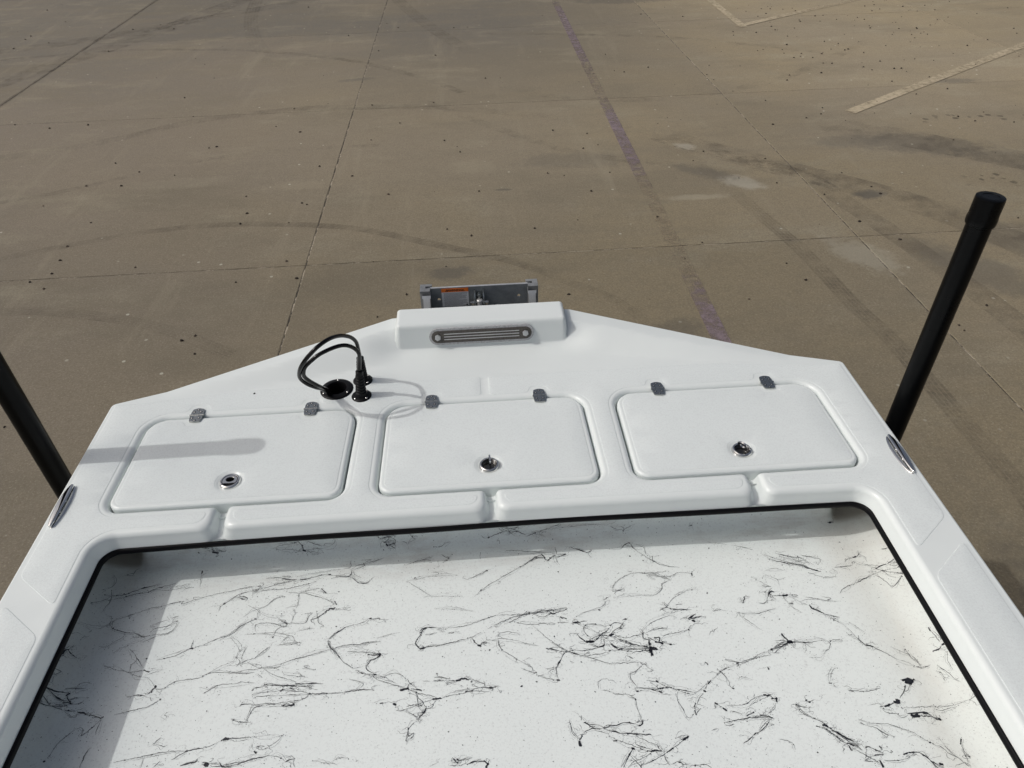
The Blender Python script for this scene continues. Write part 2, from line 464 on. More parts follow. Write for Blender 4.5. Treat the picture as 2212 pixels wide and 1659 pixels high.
# ------------------------------------------------------------------ the ground
ground = bpy.data.meshes.new('ground')
ground.from_pydata([(-400, -400, GZ - 0.03), (400, -400, GZ - 0.03), (400, 400, GZ - 0.03), (-400, 400, GZ - 0.03)], [], [(0, 1, 2, 3)])
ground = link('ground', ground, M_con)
tag(ground, kind='structure')
g_rot = 0.004
def G(x, y):            # joint grid is turned a little against the boat
    return (-1.06 + (x * math.cos(g_rot) - y * math.sin(g_rot)), 4.02 + (x * math.sin(g_rot) + y * math.cos(g_rot)))
SX, SY = 3.49, 2.93
def slab_mesh(wx, wy, b=0.004):
    bm = bmesh.new()
    r2 = random.Random(3)
    # slightly chipped edge: ring of points with jitter
    def ring(off, z, jit):
        out = []
        for (x0, y0, x1, y1) in ((0, 0, wx, 0), (wx, 0, wx, wy), (wx, wy, 0, wy), (0, wy, 0, 0)):
            nn = 90
            for i in range(nn):
                t = i / nn
                x = x0 + (x1 - x0) * t; y = y0 + (y1 - y0) * t
                x = min(max(x, off), wx - off); y = min(max(y, off), wy - off)
                if jit and r2.random() < 0.5:
                    k_ = r2.uniform(0, jit)
                    if y0 == y1: y += k_ if y0 == 0 else -k_
                    else: x += k_ if x0 == 0 else -k_
                out.append(bm.verts.new((x, y, z)))
        return out
    r0 = ring(0.0022, -0.012, 0); r1 = ring(0.0026, -0.0020, 0.003); r_ = ring(0.0065, 0, 0.003)
    for A, B in ((r0, r1), (r1, r_)):
        for i in range(len(A)):
            j = (i + 1) % len(A)
            bm.faces.new((A[i], A[j], B[j], B[i]))
    bm.faces.new(r_)
    bmesh.ops.recalc_face_normals(bm, faces=bm.faces[:])
    me = bpy.data.meshes.new('concrete_slab'); bm.to_mesh(me); bm.free()
    me.materials.append(M_con)
    return me
sm = slab_mesh(SX, SY)
smv = [slab_mesh(SX, SY), sm]
for i in range(-4, 5):
    for j in range(-3, 6):
        o = bpy.data.objects.new('concrete_slab', smv[(i + j) % 2]); C.objects.link(o)
        x, y = G(i * SX, j * SY)
        o.location = (x, y, GZ + rnd.uniform(-0.0012, 0.0)); o.rotation_euler = (0, 0, g_rot)
        o.parent = ground
# joint filler strips
bm = bmesh.new()
for i in range(-4, 6):
    ww = 0.006 if i != -1 else 0.016
    box(bm, (i * SX, 1.5 * SY, -0.0062), (ww + .008, 9 * SY, 0.006))
for j in range(-3, 7):
    box(bm, (0.5 * SX, j * SY, -0.0066), (9 * SX, 0.015, 0.006))
jf = obj('joint_filler', bm, M_joint, ground, smooth=False)
jf.location = (*G(0, 0), GZ); jf.rotation_euler = (0, 0, g_rot)
# wide expansion joint on the left
st = strip('joint_sealant', [(-4.53, 2), (-4.565, 8), (-4.61, 15)], 0.05, 0.75, M_skid, GZ + 0.003)
st.parent = ground

# tyre tracks
def lin(P):
    def f(t):
        for (a, va), (b, vb) in zip(P[:-1], P[1:]):
            if t <= b: return va + (vb - va) * (t - a) / (b - a)
        return P[-1][1]
    return f
trk = [
    ([(1.262, 6.539), (1.579, 5.809), (1.788, 5.113), (1.938, 4.319), (2.017, 3.834), (2.062, 3.249), (2.108, 2.913), (2.13, 2.2), (2.14, 1.2), (2.15, 0.3)], 0.115, lin([(0, .12), (.25, .28), (.4, .48), (.6, .46), (1, .38)]), M_tyre),
    ([(1.698, 5.743), (2.415, 5.04), (2.568, 4.5), (2.684, 3.976), (2.757, 3.56), (2.835, 2.949), (2.88, 2.0), (2.9, 0.8)], 0.17, lin([(0, .3), (.3, .5), (1, .5)]), M_skid),
    ([(-4.6, 3.6), (-3.039, 4.298), (-2.314, 4.555), (-1.816, 4.638), (-1.262, 4.596), (-0.78, 4.476), (-0.311, 4.229), (0.212, 3.933), (0.534, 3.651), (0.767, 3.425), (1.0, 3.0)], 0.075, lin([(0, .2), (.4, .48), (.7, .55), (1, .35)]), M_tyre),
    ([(-5.5, 5.6), (-3.395, 6.256), (-2.505, 6.80), (-1.784, 6.997), (-1.361, 7.041), (-0.814, 6.99), (-0.269, 6.899), (0.39, 6.652), (0.793, 6.475), (1.153, 6.135)], 0.14, lin([(0, .2), (.5, .42), (.7, .42), (1, .25)]), M_tyre),
    ([(-5.392, 9.253), (-4.152, 9.473), (-3.317, 9.4), (-2.465, 9.22), (-1.324, 8.66), (-0.523, 7.93), (-0.048, 7.321)], 0.09, lin([(0, .45), (1, .4)]), M_skid),
    ([(-3.2, 13.5), (-3.047, 12.156), (-2.871, 10.935), (-2.581, 9.774), (-2.149, 8.687), (-1.694, 7.772)], 0.2, lin([(0, .5), (.5, .4), (1, .15)]), M_tyre),
    ([(-1.1, 12.5), (-0.852, 11.458), (-0.458, 10.151), (-0.001, 8.953), (.4, 8.2)], 0.2, lin([(0, .4), (.7, .4), (1, .1)]), M_tyre),
    ([(-4, 3.6), (-2.73, 3.647), (-2.25, 3.576), (-1.743, 3.389), (-1.3, 3.1)], 0.09, lin([(0, .35), (1, .4)]), M_tyre),
    ([(1.2, 6.6), (1.6, 5.95), (2.2, 5.3), (2.9, 4.6), (3.3, 4.0), (3.6, 3.2)], 0.30, lin([(0, .1), (.4, .45), (1, .5)]), M_skid),
    ([(-6.5, 7.6), (-5.2, 8.0), (-4.6, 9.0), (-3.9, 10.5), (-3.2, 12.4)], 0.35, lin([(0, .35), (1, .5)]), M_skid),
    ([(-7, 9.2), (-5, 9.9), (-3.3, 11.2), (-1.5, 12.6)], 0.3, lin([(0, .45), (1, .4)]), M_skid),
    ([(3.0, 6.1), (3.7, 5.5), (4.6, 4.7), (5.4, 3.8)], 0.4, lin([(0, .2), (.3, .55), (1, .5)]), M_skid),
    ([(0.3, 7.4), (1.0, 7.0), (2.0, 6.9), (3.2, 7.4), (4.6, 8.6)], 0.12, lin([(0, .3), (1, .3)]), M_skid),
    ([(-0.5, 7.2), (0.3, 6.2), (0.9, 5.6), (1.6, 5.3)], 0.1, lin([(0, .3), (1, .3)]), M_skid),
    ([(-5.2, 4.9), (-3.4, 5.2), (-2.0, 5.9), (-0.7, 6.0)], 0.07, .3, M_skid),
    ([(0.2, 9.6), (1.3, 9.4), (2.6, 9.0), (3.9, 8.2)], 0.1, .35, M_skid),
]
for q, (pts, wd, we, m_) in enumerate(trk):
    o = strip('tyre_track', pts, wd, we, m_, GZ + 0.0012 + 0.00015 * q, n=14)
    o.parent = ground
# painted lines
pl = strip('faded_line', [(1.318, 13.0), (1.232, 2.0), (1.17, -6.0)], 0.098, lin([(0, .6), (1, .9)]), M_ghost, GZ + 0.0040); pl.parent = ground
pw = lin([(0, .1), (.17, .15), (.175, .62), (.30, .70), (.40, .60), (.43, .36), (.49, .28), (.55, .18), (.575, .35), (.585, .72), (.665, .70), (.70, .46), (.73, .2), (.75, .0), (.852, 0), (.858, .62), (1, .68)])
pw2 = lambda t, f=pw: f(min(1.0, t * 19.0 / 11.0))
o = strip('purple_line', [(1.318, 13.0), (1.275, 7.5), (1.232, 2.0), (1.17, -6.0)], 0.095, pw2, M_purple, GZ + 0.0044, jitter=0.01)
tag(o, 'worn purple painted stripe running away across the concrete', 'painted line')
o = strip('parking_line', [(3.42, 9.44), (3.48, 13.2)], 0.100, lin([(0, .95), (1, .9)]), M_cream, GZ + 0.0042)
tag(o, 'cream parking line running away from the corner at the top edge', 'painted line', 'cream painted parking lines')
o = strip('parking_line', [(3.37, 9.49), (4.3, 10.05), (5.6, 10.80), (8.5, 12.5)], 0.095, lin([(0, .95), (.12, .9), (.3, .55), (.5, .8), (1, .8)]), M_cream, GZ + 0.0046)
tag(o, 'cream parking line angling right from the corner at the top edge', 'painted line', 'cream painted parking lines')
o = strip('parking_line', [(3.375, 6.30), (6.2, 8.20), (8.6, 9.80)], 0.105, lin([(0, 1.0), (.3, .85), (1, .85)]), M_cream, GZ + 0.0042)
tag(o, 'long cream parking line behind the right pipe, ending alone on the concrete', 'painted line', 'cream painted parking lines')

# gravel
vs = []; fs = []
def pebble(x, y, r):
    b = len(vs); n = 6
    a0 = rnd.uniform(0, 6.28); e = rnd.uniform(0.6, 1.3)
    for i in range(n):
        t = a0 + i * 6.2832 / n; q = r * rnd.uniform(0.75, 1.2)
        vs.append((x + q * math.cos(t) * e, y + q * math.sin(t), GZ + 0.0005))
    for i in range(n):
        t = a0 + i * 6.2832 / n; q = r * rnd.uniform(0.45, 0.75)
        vs.append((x + q * math.cos(t) * e, y + q * math.sin(t), GZ + r * rnd.uniform(0.5, 0.9)))
    vs.append((x, y, GZ + r * rnd.uniform(0.7, 1.1)))
    for i in range(n):
        j = (i + 1) % n
        fs.append((b + i, b + j, b + n + j, b + n + i)); fs.append((b + n + i, b + n + j, b + 2 * n))
for (u, v) in [(-4.23, 9.46), (-5.15, 9.99), (-5.54, 10.38), (-5.47, 9.76), (-4.15, 6.92), (-3.78, 6.78), (-3.46, 6.83), (-2.31, 5.55), (-2.93, 5.42), (-3.11, 5.09), (-2.65, 4.77), (-2.67, 4.43), (-2.64, 4.24), (-2.71, 3.98), (-2.59, 3.89), (-2.62, 4.07), (-2.13, 6.13), (-1.72, 6.57), (-1.48, 6.4), (-0.62, 6.52), (-0.33, 7.05), (-0.22, 6.04), (-0.09, 5.77), (-0.92, 5.38), (-1.2, 5.6), (-0.62, 5.01), (0.04, 4.99), (-1.23, 4.93), (-1.19, 4.9), (-1.66, 5.09), (-1.59, 4.8), (-1.6, 4.64), (-1.19, 4.08), (-1.09, 3.86), (-1.45, 3.85), (-1.54, 3.3), (-1.6, 3.26), (-0.42, 3.61), (-0.57, 3.39), (-0.03, 4.3), (-0.19, 4.41), (-0.91, 7.05), (-1.43, 9.77), (-1.0, 9.0), (-0.84, 10.09), (-3.77, 10.49), (-4.31, 10.54), (-5.42, 11.15), (-6.01, 11.96), (-2.19, 11.51), (-2.86, 11.8), (-2.19, 6.11), (-2.79, 7.52), (-1.64, 7.04), (-0.84, 6.13), (-2.66, 5.39), (-2.87, 5.86), (-1.27, 4.62), (0.19, 7.76), (-0.34, 8.71), (0.04, 9.97), (-0.13, 9.97), (1.63, 7.78), (1.91, 7.91), (0.91, 5.73), (0.71, 6.17), (0.99, 6.06), (3.18, 9.07), (3.66, 8.19), (3.9, 8.19), (2.75, 6.7), (2.94, 6.2), (3.18, 6.44), (2.6, 6.08), (2.21, 4.89), (1.85, 5.55), (1.72, 5.37), (0.39, 4.36), (1.23, 4.44), (0.57, 5.26), (0.69, 5.2), (1.43, 4.05), (1.27, 3.86), (1.9, 3.54), (1.86, 3.74), (1.51, 3.37), (0.51, 3.52), (2.67, 3.96), (2.53, 4.23), (4.21, 8.52), (4.98, 8.82), (5.39, 9.04), (5.55, 8.24), (5.9, 8.44), (4.44, 7.51), (4.13, 7.5), (4.35, 7.79), (4.18, 6.7), (4.54, 6.81), (3.73, 6.54), (4.61, 5.88), (4.23, 6.07), (4.31, 5.95), (3.9, 5.55), (3.59, 7.47), (3.25, 7.44), (3.72, 8.02), (3.83, 7.78), (3.74, 9.24), (3.71, 10.25), (2.83, 10.1), (4.34, 10.17), (6.04, 9.53), (6.48, 9.65), (7.03, 9.89), (6.38, 8.66), (2.47, 4.66), (2.86, 4.63), (2.85, 4.75), (2.77, 3.18), (2.52, 3.01), (3.57, 4.17), (2.52, 2.96), (3.31, 8.41), (2.44, 7.57), (2.46, 7.39), (1.04, 5.22), (0.85, 4.9), (1.04, 5.79), (1.55, 8.47)]:
    pebble(u, v, rnd.uniform(0.006, 0.010) * (1 + 0.03 * v))
for i in range(380):
    x = rnd.uniform(-8, 9); y = rnd.uniform(2.2, 14)
    dens = 0.35 + (0.65 if x > 1.5 and y > 5 else 0)
    if rnd.random() < dens: pebble(x, y, rnd.choice((.003, .004, .004, .005, .007)) * (1 + 0.03 * y))
for (x, y) in ((5.2, 9.0), (4.6, 8.0), (5.8, 10.3), (3.6, 8.6), (4.4, 10.0)):
    for i in range(16): pebble(x + rnd.gauss(0, .5), y + rnd.gauss(0, .5), rnd.uniform(.005, .012))
me = bpy.data.meshes.new('scattered_gravel'); me.from_pydata(vs, [], fs)
o = link('scattered_gravel', me, M_pebble)
tag(o, 'small dark stones and clods scattered over the concrete', 'gravel', kind='stuff')

# ------------------------------------------------------------------ the boat: height field of the moulded deck
OUT = [(-0.988, 0.3), (-0.982, 1.515), (-0.85, 1.558), (-0.26, 1.783), (0.26, 1.783), (0.85, 1.565), (0.984, 1.522), (0.990, 0.3)]
LIDS = [
    [(-0.856, 1.440), (-0.333, 1.440), (-0.340, 1.137), (-0.861, 1.137)],
    [(-0.253, 1.440), (0.247, 1.440), (0.254, 1.137), (-0.256, 1.137)],
    [(0.337, 1.440), (0.857, 1.440), (0.865, 1.137), (0.338, 1.137)]]
LR = [0.050, 0.050, 0.032, 0.032]
HINGES = [(-0.741, -0.451), (-0.140, 0.141), (0.453, 0.745)]
LATCH = [(-0.601, 1.204), (0.0, 1.206), (0.602, 1.204)]
CXW = 0.853; CYR = 1.068; CR = 0.045

def rounded(poly, radii, n=9):
    out = []
    m = len(poly)
    if not isinstance(radii, (list, tuple)): radii = [radii] * m
    for i in range(m):
        p = Vector(poly[i]); a = (Vector(poly[i - 1]) - p).normalized(); b = (Vector(poly[(i + 1) % m]) - p).normalized()
        ang = a.angle(b); d = radii[i] / math.tan(ang / 2)
        ctr = p + (a + b).normalized() * (radii[i] / math.sin(ang / 2))
        s = p + a * d - ctr; e = p + b * d - ctr
        a0 = math.atan2(s.y, s.x); a1 = math.atan2(e.y, e.x)
        da = (a1 - a0 + math.pi) % (2 * math.pi) - math.pi
        for k_ in range(n + 1):
            t = a0 + da * k_ / n
            out.append((ctr.x + radii[i] * math.cos(t), ctr.y + radii[i] * math.sin(t)))
    return out

def sd_poly(X, Y, poly):
    P = np.array(poly); Q = np.roll(P, -1, axis=0)
    shp = X.shape; X = X.ravel(); Y = Y.ravel()
    d2 = np.full(X.shape, 1e9); ins = np.zeros(X.shape, bool)
    for (ax, ay), (bx, by) in zip(P, Q):
        ex, ey = bx - ax, by - ay
        wx, wy = X - ax, Y - ay
        t = np.clip((wx * ex + wy * ey) / (ex * ex + ey * ey + 1e-18), 0, 1)
        d2 = np.minimum(d2, (wx - ex * t) ** 2 + (wy - ey * t) ** 2)
        if ay != by:
            c_ = ((ay > Y) != (by > Y)) & (X < ex * (Y - ay) / ey + ax)
            ins ^= c_
    return (np.sqrt(d2) * np.where(ins, -1, 1)).reshape(shp)

def sd_box(X, Y, x0, x1, y0, y1, r=0.0):
    cx_, cy_ = (x0 + x1) / 2, (y0 + y1) / 2; hx, hy = (x1 - x0) / 2 - r, (y1 - y0) / 2 - r
    qx, qy = np.abs(X - cx_) - hx, np.abs(Y - cy_) - hy
    return np.hypot(np.maximum(qx, 0), np.maximum(qy, 0)) + np.minimum(np.maximum(qx, qy), 0) - r

def smin(a, b, k_):
    h = np.clip(0.5 + 0.5 * (b - a) / k_, 0, 1)
    return b * (1 - h) + a * h - k_ * h * (1 - h)
def smax(a, b, k_): return -smin(-a, -b, k_)
def sstep(a, b, x):
    t = np.clip((x - a) / (b - a), 0, 1)
    return t * t * (3 - 2 * t)

lidpoly = [rounded(q, LR) for q in LIDS]
outpoly = rounded(OUT, [0.001, 0.016, 0.10, 0.02, 0.02, 0.10, 0.016, 0.001], 8)
YN = ([0, .2, .35, .53, .68, .83, .9], [1.622, 1.621, 1.602, 1.562, 1.537, 1.518, 1.51])
YR = ([0, .24, .28, .577, .836, .9], [1.735, 1.73, 1.716, 1.617, 1.545, 1.53])

def dd_field(X, Y):
    """signed distance to the moulded-in recesses (hatch gutters, drain channels, cockpit)"""
    ck = sd_box(X, Y + 0.007 * np.clip(np.abs(X) / 0.85, 0, 1) ** 2, -CXW, CXW, -4.0, CYR, CR)      # the rear edge bows slightly
    ld = None
    for p in lidpoly:
        s = sd_poly(X, Y, p) - 0.0045
        ld = s if ld is None else np.minimum(ld, s)
    ch = None
    for (x, y) in LATCH:
        s = sd_box(X, Y, x - 0.0120, x + 0.0120, 1.045, 1.15, 0.003)
        ch = s if ch is None else np.minimum(ch, s)
    return smin(smin(ck, ch, 0.028), ld, 0.012), ck, ld, ch

def ns_field(X, Y, dd=None):
    """positive inside the nonskid panels"""
    if dd is None: dd = dd_field(X, Y)[0]
    ax = np.abs(X)
    ns = dd - 0.0175
    ns = smin(ns, np.interp(ax, *YN) - Y, 0.01)
    ns = smin(ns, 0.970 - ax, 0.01)
    ns = smin(ns, -sd_poly(X, Y, [(-0.978, 0), (-0.972, 1.505), (-0.86, 1.54), (0.86, 1.545), (0.974, 1.51), (0.980, 0)]), 0.01)
    for hs in HINGES:
        for hx in hs:
            ns = smin(ns, sd_box(X, Y, hx - 0.020, hx + 0.020, 1.40, 1.483, 0.008) - 0.004, 0.02)
    gr = np.maximum(ax - 0.0105, 1.463 - Y)      # smooth strip on the centre line
    ns = smin(ns, gr, 0.012)
    # diagonal smooth strip on each side deck
    t = (Y - 0.979) - (ax - 0.982) * (0.979 - 0.886) / (0.982 - 0.864)
    dg = np.abs(t + 0.035) * 0.785 - 0.026
    dg = np.where(ax > 0.8, dg, 1.0)
    dg = np.where(Y < 1.05, dg, 1.0)
    ns = smin(ns, dg, 0.012)
    return ns

RR = 0.0135
def block_sd(X, Y): return sd_box(X, Y, -0.2405, 0.2405, 1.6915, 1.790, 0.012)
def height(X, Y):
    ax = np.abs(X)
    A = 0.045 * np.clip((0.85 - ax) / 0.60, 0, 1)
    yn = np.interp(ax, *YN) + 0.004; yr = np.interp(ax, *YR)
    s = np.clip((Y - yn) / (yr - yn), 0, 1)
    A = A * (1 - 0.80 * sstep(0.330, 0.215, ax) * sstep(1.72, 1.655, Y))
    base = A * 1.08 * (0.8 * s + 0.2 * s * s * (3 - 2 * s))
    dd, ck, ld, ch = dd_field(X, Y)
    t = np.clip(RR - dd, 0, RR)
    roll = -(RR - np.sqrt(np.maximum(RR * RR - t * t, 0)))
    wall = np.where(dd < 0, -RR + dd * 3.6, roll)
    fl = np.where(ck < -0.002, -0.2, -0.025 - 0.005 * sstep(1.13, 1.08, Y) - 0.012 * sstep(0.022, -0.002, ck))
    fl = np.where(ld < 0.003, -0.065, fl)
    h = smax(wall, fl, 0.008)
    h = np.where(dd > 0.012, wall, h)
    h = h + base
    # raised nonskid
    ns = ns_field(X, Y, dd)
    h = h + 0.0008 * sstep(0, 0.0012, ns)
    # engine mounting block
    b = block_sd(X, Y)
    r2 = 0.012
    t2 = np.clip(r2 + b, 0, r2)
    prof = 0.077 - (r2 - np.sqrt(np.maximum(r2 * r2 - t2 * t2 * 0.93, 0)))
    side = 0.077 - r2 * 0.74 - b * np.where(np.abs(X) < 0.2405, 3.7, 9.0)
    blk = np.where(b < 0, prof, side)
    h = np.where(b < 0.03, smax(h, blk, 0.006 + 0 * b), h)
    # outer edge rolls over
    so_ = -sd_poly(X, Y, outpoly)
    r3 = 0.007
    t3 = np.clip(r3 - so_, 0, r3)
    h = h - (r3 - np.sqrt(np.maximum(r3 * r3 - t3 * t3, 0)))
    # press-in around the mount
    return h

def iso(F, xs, ys, lev):
    """marching squares; returns points and segments"""
    S = F - lev
    ids = {}; pts = []; seg = []
    sg = S > 0
    hx = sg[:, 1:] != sg[:, :-1]      # crossing along x   (rows = y)
    vy = sg[1:, :] != sg[:-1, :]
    def ph(j, i):
        k_ = ('h', j, i)
        if k_ not in ids:
            a, b = S[j, i], S[j, i + 1]; t = a / (a - b)
            ids[k_] = len(pts); pts.append((xs[i] + (xs[i + 1] - xs[i]) * t, ys[j]))
        return ids[k_]
    def pv(j, i):
        k_ = ('v', j, i)
        if k_ not in ids:
            a, b = S[j, i], S[j + 1, i]; t = a / (a - b)
            ids[k_] = len(pts); pts.append((xs[i], ys[j] + (ys[j + 1] - ys[j]) * t))
        return ids[k_]
    cnt = hx[:-1, :].astype(int) + hx[1:, :] + vy[:, :-1] + vy[:, 1:]
    for j, i in zip(*np.nonzero(cnt >= 2)):
        e = []
        if hx[j, i]: e.append(ph(j, i))
        if vy[j, i + 1]: e.append(pv(j, i + 1))
        if hx[j + 1, i]: e.append(ph(j + 1, i))
        if vy[j, i]: e.append(pv(j, i))
        if len(e) == 2: seg.append((e[0], e[1]))
        elif len(e) == 4: seg += [(e[0], e[1]), (e[2], e[3])]
    return pts, seg

def relief(name, fields, grid, hfun, inside, matfun, mats, parent, extra=(), eps=2e-6, step=0.004):
    """mesh of z = hfun(x, y) with edges running along level lines of the given fields"""
    x0, x1, y0, y1 = grid
    xs = np.arange(x0, x1 + step, step); ys = np.arange(y0, y1 + step, step)
    X, Y = np.meshgrid(xs, ys)
    pts = []; edges = []
    for fn, levels in fields:
        F = fn(X, Y)
        for lv in levels:
            p, s = iso(F, xs, ys, lv)
            b = len(pts); pts += p; edges += [(a + b, c_ + b) for a, c_ in s if a != c_]
    pts += list(extra)
    # quantise and merge
    key = {}; remap = []; q = []
    for p in pts:
        kk = (round(p[0] * 20000), round(p[1] * 20000))
        if kk not in key: key[kk] = len(q); q.append(Vector(p))
        remap.append(key[kk])
    edges = list({tuple(sorted((remap[a], remap[b]))) for a, b in edges if remap[a] != remap[b]})
    V, E, F_, *_ = delaunay_2d_cdt(q, edges, [], 0, eps)
    VX = np.array([v.x for v in V]); VY = np.array([v.y for v in V])
    T = np.array([list(f) for f in F_])
    cx_ = VX[T].mean(1); cy_ = VY[T].mean(1)
    keep = inside(cx_, cy_)
    ar = np.abs((VX[T[:, 1]] - VX[T[:, 0]]) * (VY[T[:, 2]] - VY[T[:, 0]]) - (VX[T[:, 2]] - VX[T[:, 0]]) * (VY[T[:, 1]] - VY[T[:, 0]]))
    keep &= ar > 1e-10
    T = T[keep]; cx_ = cx_[keep]; cy_ = cy_[keep]
    used = np.unique(T); idx = -np.ones(len(VX), int); idx[used] = np.arange(len(used))
    T = idx[T]; VX = VX[used]; VY = VY[used]
    Z = hfun(VX, VY)
    sgn = (VX[T[:, 1]] - VX[T[:, 0]]) * (VY[T[:, 2]] - VY[T[:, 0]]) - (VX[T[:, 2]] - VX[T[:, 0]]) * (VY[T[:, 1]] - VY[T[:, 0]])
    T[sgn < 0] = T[sgn < 0][:, ::-1]
    me = bpy.data.meshes.new(name)
    me.from_pydata(np.stack([VX, VY, Z], 1).tolist(), [], T.tolist())
    e = 0.0005
    gx = (hfun(VX + e, VY) - hfun(VX - e, VY)) / (2 * e); gy = (hfun(VX, VY + e) - hfun(VX, VY - e)) / (2 * e)
    nn = np.stack([-gx, -gy, np.ones_like(gx)], 1); nn /= np.linalg.norm(nn, axis=1)[:, None]
    me.polygons.foreach_set('use_smooth', [True] * len(me.polygons))
    me.polygons.foreach_set('material_index', matfun(cx_, cy_).astype(int).tolist())
    me.update()
    me.normals_split_custom_set_from_vertices(nn.tolist())
    return link(name, me, mats, parent)

boat = empty('boat', (0, 0, 0))
tag(boat, 'white skiff with three closed stern hatches and splatter painted cockpit floor', 'boat')

gridpts = [(x + rnd.uniform(-.002, .002), y) for x in np.arange(-0.97, 0.98, 0.03) for y in np.arange(1.50, 1.77, 0.012)]
gridpts += [(x, 0.4) for x in np.arange(-0.989, -0.845, 0.01)] + [(x, 0.4) for x in np.arange(0.846, 0.991, 0.01)]
gridpts += [(s * x, y) for s in (1, -1) for x in (0.89, 0.93) for y in np.arange(.45, 1.5, .05)]
def deck_in(X, Y):
    dd, ck, ld, ch = dd_field(X, Y)
    return (np.hypot(X + 0.394, Y - 1.521) > 0.0272) & (sd_poly(X, Y, outpoly) < 0.0001) & (Y > 0.399) & ~((dd < -0.0066) & (ck < 0.0)) & (ld > -0.006)
FLD = [(lambda X, Y: dd_field(X, Y)[0], [0.0140, 0.0132, 0.0115, 0.0090, 0.0065, 0.0042, 0.0024, 0.0011, 0.0003, -0.0015, -0.0030, -0.0050, -0.0067]),
       (lambda X, Y: ns_field(X, Y), [-0.0002, 0.0006, 0.0014]),
       (lambda X, Y: np.hypot(X + 0.394, Y - 1.521), [0.0273]),
       (lambda X, Y: sd_poly(X, Y, outpoly), [-0.0075, -0.0062, -0.0042, -0.0022, -0.0009, -0.00005]),
       (block_sd, [-0.013, -0.0115, -0.009, -0.006, -0.003, -0.001, 0.001, 0.005, 0.009, 0.0115, 0.014, 0.016, 0.018, 0.020, 0.022, 0.025, 0.029])]
relief('deck', FLD, (-0.996, 0.996, 0.396, 1.792), height, deck_in, lambda X, Y: (ns_field(X, Y) > 0), [M_gel, M_non], boat, gridpts)

# side decks further forward (same section carried on)
for sgn_ in (-1, 1):
    xs_ = [0.8466, 0.848, 0.850, 0.8515, 0.853, 0.8534, 0.8545, 0.856, 0.859, 0.862, 0.865, 0.8675, 0.8705, 0.872, 0.90, 0.94, 0.9695, 0.971, 0.979, 0.982, 0.985, 0.987, 0.988]
    xs_ = [x + 0.0 for x in xs_]
    ys_ = [0.4, 0.0, -0.6, -1.3, -2.0]
    X = np.array([[sgn_ * x for x in xs_] for y in ys_]); Y0 = np.full(X.shape, 0.5)
    Z = height(X, Y0)
    vs = [(float(X[j, i]), ys_[j], float(Z[j, i])) for j in range(len(ys_)) for i in range(len(xs_))]
    n_ = len(xs_)
    fs = [(j * n_ + i, j * n_ + i + 1, (j + 1) * n_ + i + 1, (j + 1) * n_ + i) for j in range(len(ys_) - 1) for i in range(n_ - 1)]
    me = bpy.data.meshes.new('side_deck'); me.from_pydata(vs, [], fs if sgn_ < 0 else [f[::-1] for f in fs])
    me.polygons.foreach_set('use_smooth', [True] * len(fs))
    me.polygons.foreach_set('material_index', [1 if 12 <= (k_ % (n_ - 1)) <= 15 else 0 for k_ in range(len(fs))])
    link('side_deck', me, [M_gel, M_non], boat)
# foredeck, behind the photographer
bm = bmesh.new(); prism(bm, [(-0.988, -2.0), (-0.95, -2.8), (-0.70, -3.7), (-0.3, -4.3), (0, -4.5), (0.3, -4.3), (0.70, -3.7), (0.95, -2.8), (0.988, -2.0)], -0.03, 0.0, bevel=0.006)
obj('foredeck', bm, M_non, boat)

# hull shell: skirt following the deck edge, down to the keel
ring = [p for p in outpoly if p[1] > 0.301]
ring = [(-0.988, 0.3)] + [p for p in outpoly if p[1] > 0.35] + [(0.990, 0.3)]
dense = []
for a, b in zip(ring[:-1], ring[1:]):
    L_ = math.hypot(b[0] - a[0], b[1] - a[1]); n_ = max(1, int(L_ / 0.012))
    for i in range(n_): dense.append((a[0] + (b[0] - a[0]) * i / n_, a[1] + (b[1] - a[1]) * i / n_))
dense.append(ring[-1])
bow = [(0.99, -2.0), (0.95, -2.8), (0.70, -3.7), (0.3, -4.3), (0, -4.5), (-0.3, -4.3), (-0.70, -3.7), (-0.95, -2.8), (-0.988, -2.0)]
full = dense + bow
FX = np.array([p[0] for p in full]); FY = np.array([p[1] for p in full])
ctr = np.array([0, 0.2])
top = np.minimum(height(FX * 0.9995, np.minimum(FY, 1.7825) * 1.0), 0.05)
top = np.where(FY < 0.31, -0.007, top)
nrm = []
for i in range(len(full)):
    a = np.array(full[i - 1]); b = np.array(full[(i + 1) % len(full)]); t = b - a; t = t / np.linalg.norm(t)
    nrm.append((-t[1], t[0]))
nrm = np.array(nrm)
if (nrm[len(dense) // 4] @ np.array(full[len(dense) // 4])) < 0: nrm = -nrm
levels = [(0.0, None, 0.0), (0.0012, None, -0.006), (0.0012, None, -0.028), (-0.006, None, -0.034), (-0.012, -0.12, 0), (-0.05, -0.42, 0), (-0.10, -0.56, 0), (-0.30, -0.66, 0)]
vs = []
for off, z, dz in levels:
    for i, p in enumerate(full):
        zz = top[i] + dz if z is None else z
        vs.append((p[0] + nrm[i][0] * off, p[1] + nrm[i][1] * off, zz))
n_ = len(full); fs = []
for l_ in range(len(levels) - 1):
    for i in range(n_):
        j = (i + 1) % n_
        fs.append((l_ * n_ + i, l_ * n_ + j, (l_ + 1) * n_ + j, (l_ + 1) * n_ + i))
fs.append(tuple((len(levels) - 1) * n_ + i for i in range(n_)))
me = bpy.data.meshes.new('hull'); me.from_pydata(vs, [], fs)
me.polygons.foreach_set('use_smooth', [True] * (len(fs) - 1) + [False])
bmt = bmesh.new(); bmt.from_mesh(me); bmesh.ops.recalc_face_normals(bmt, faces=bmt.faces[:])
for e in bmt.edges:
    if len(e.link_faces) == 2 and e.calc_face_angle(0) > 0.6: e.smooth = False
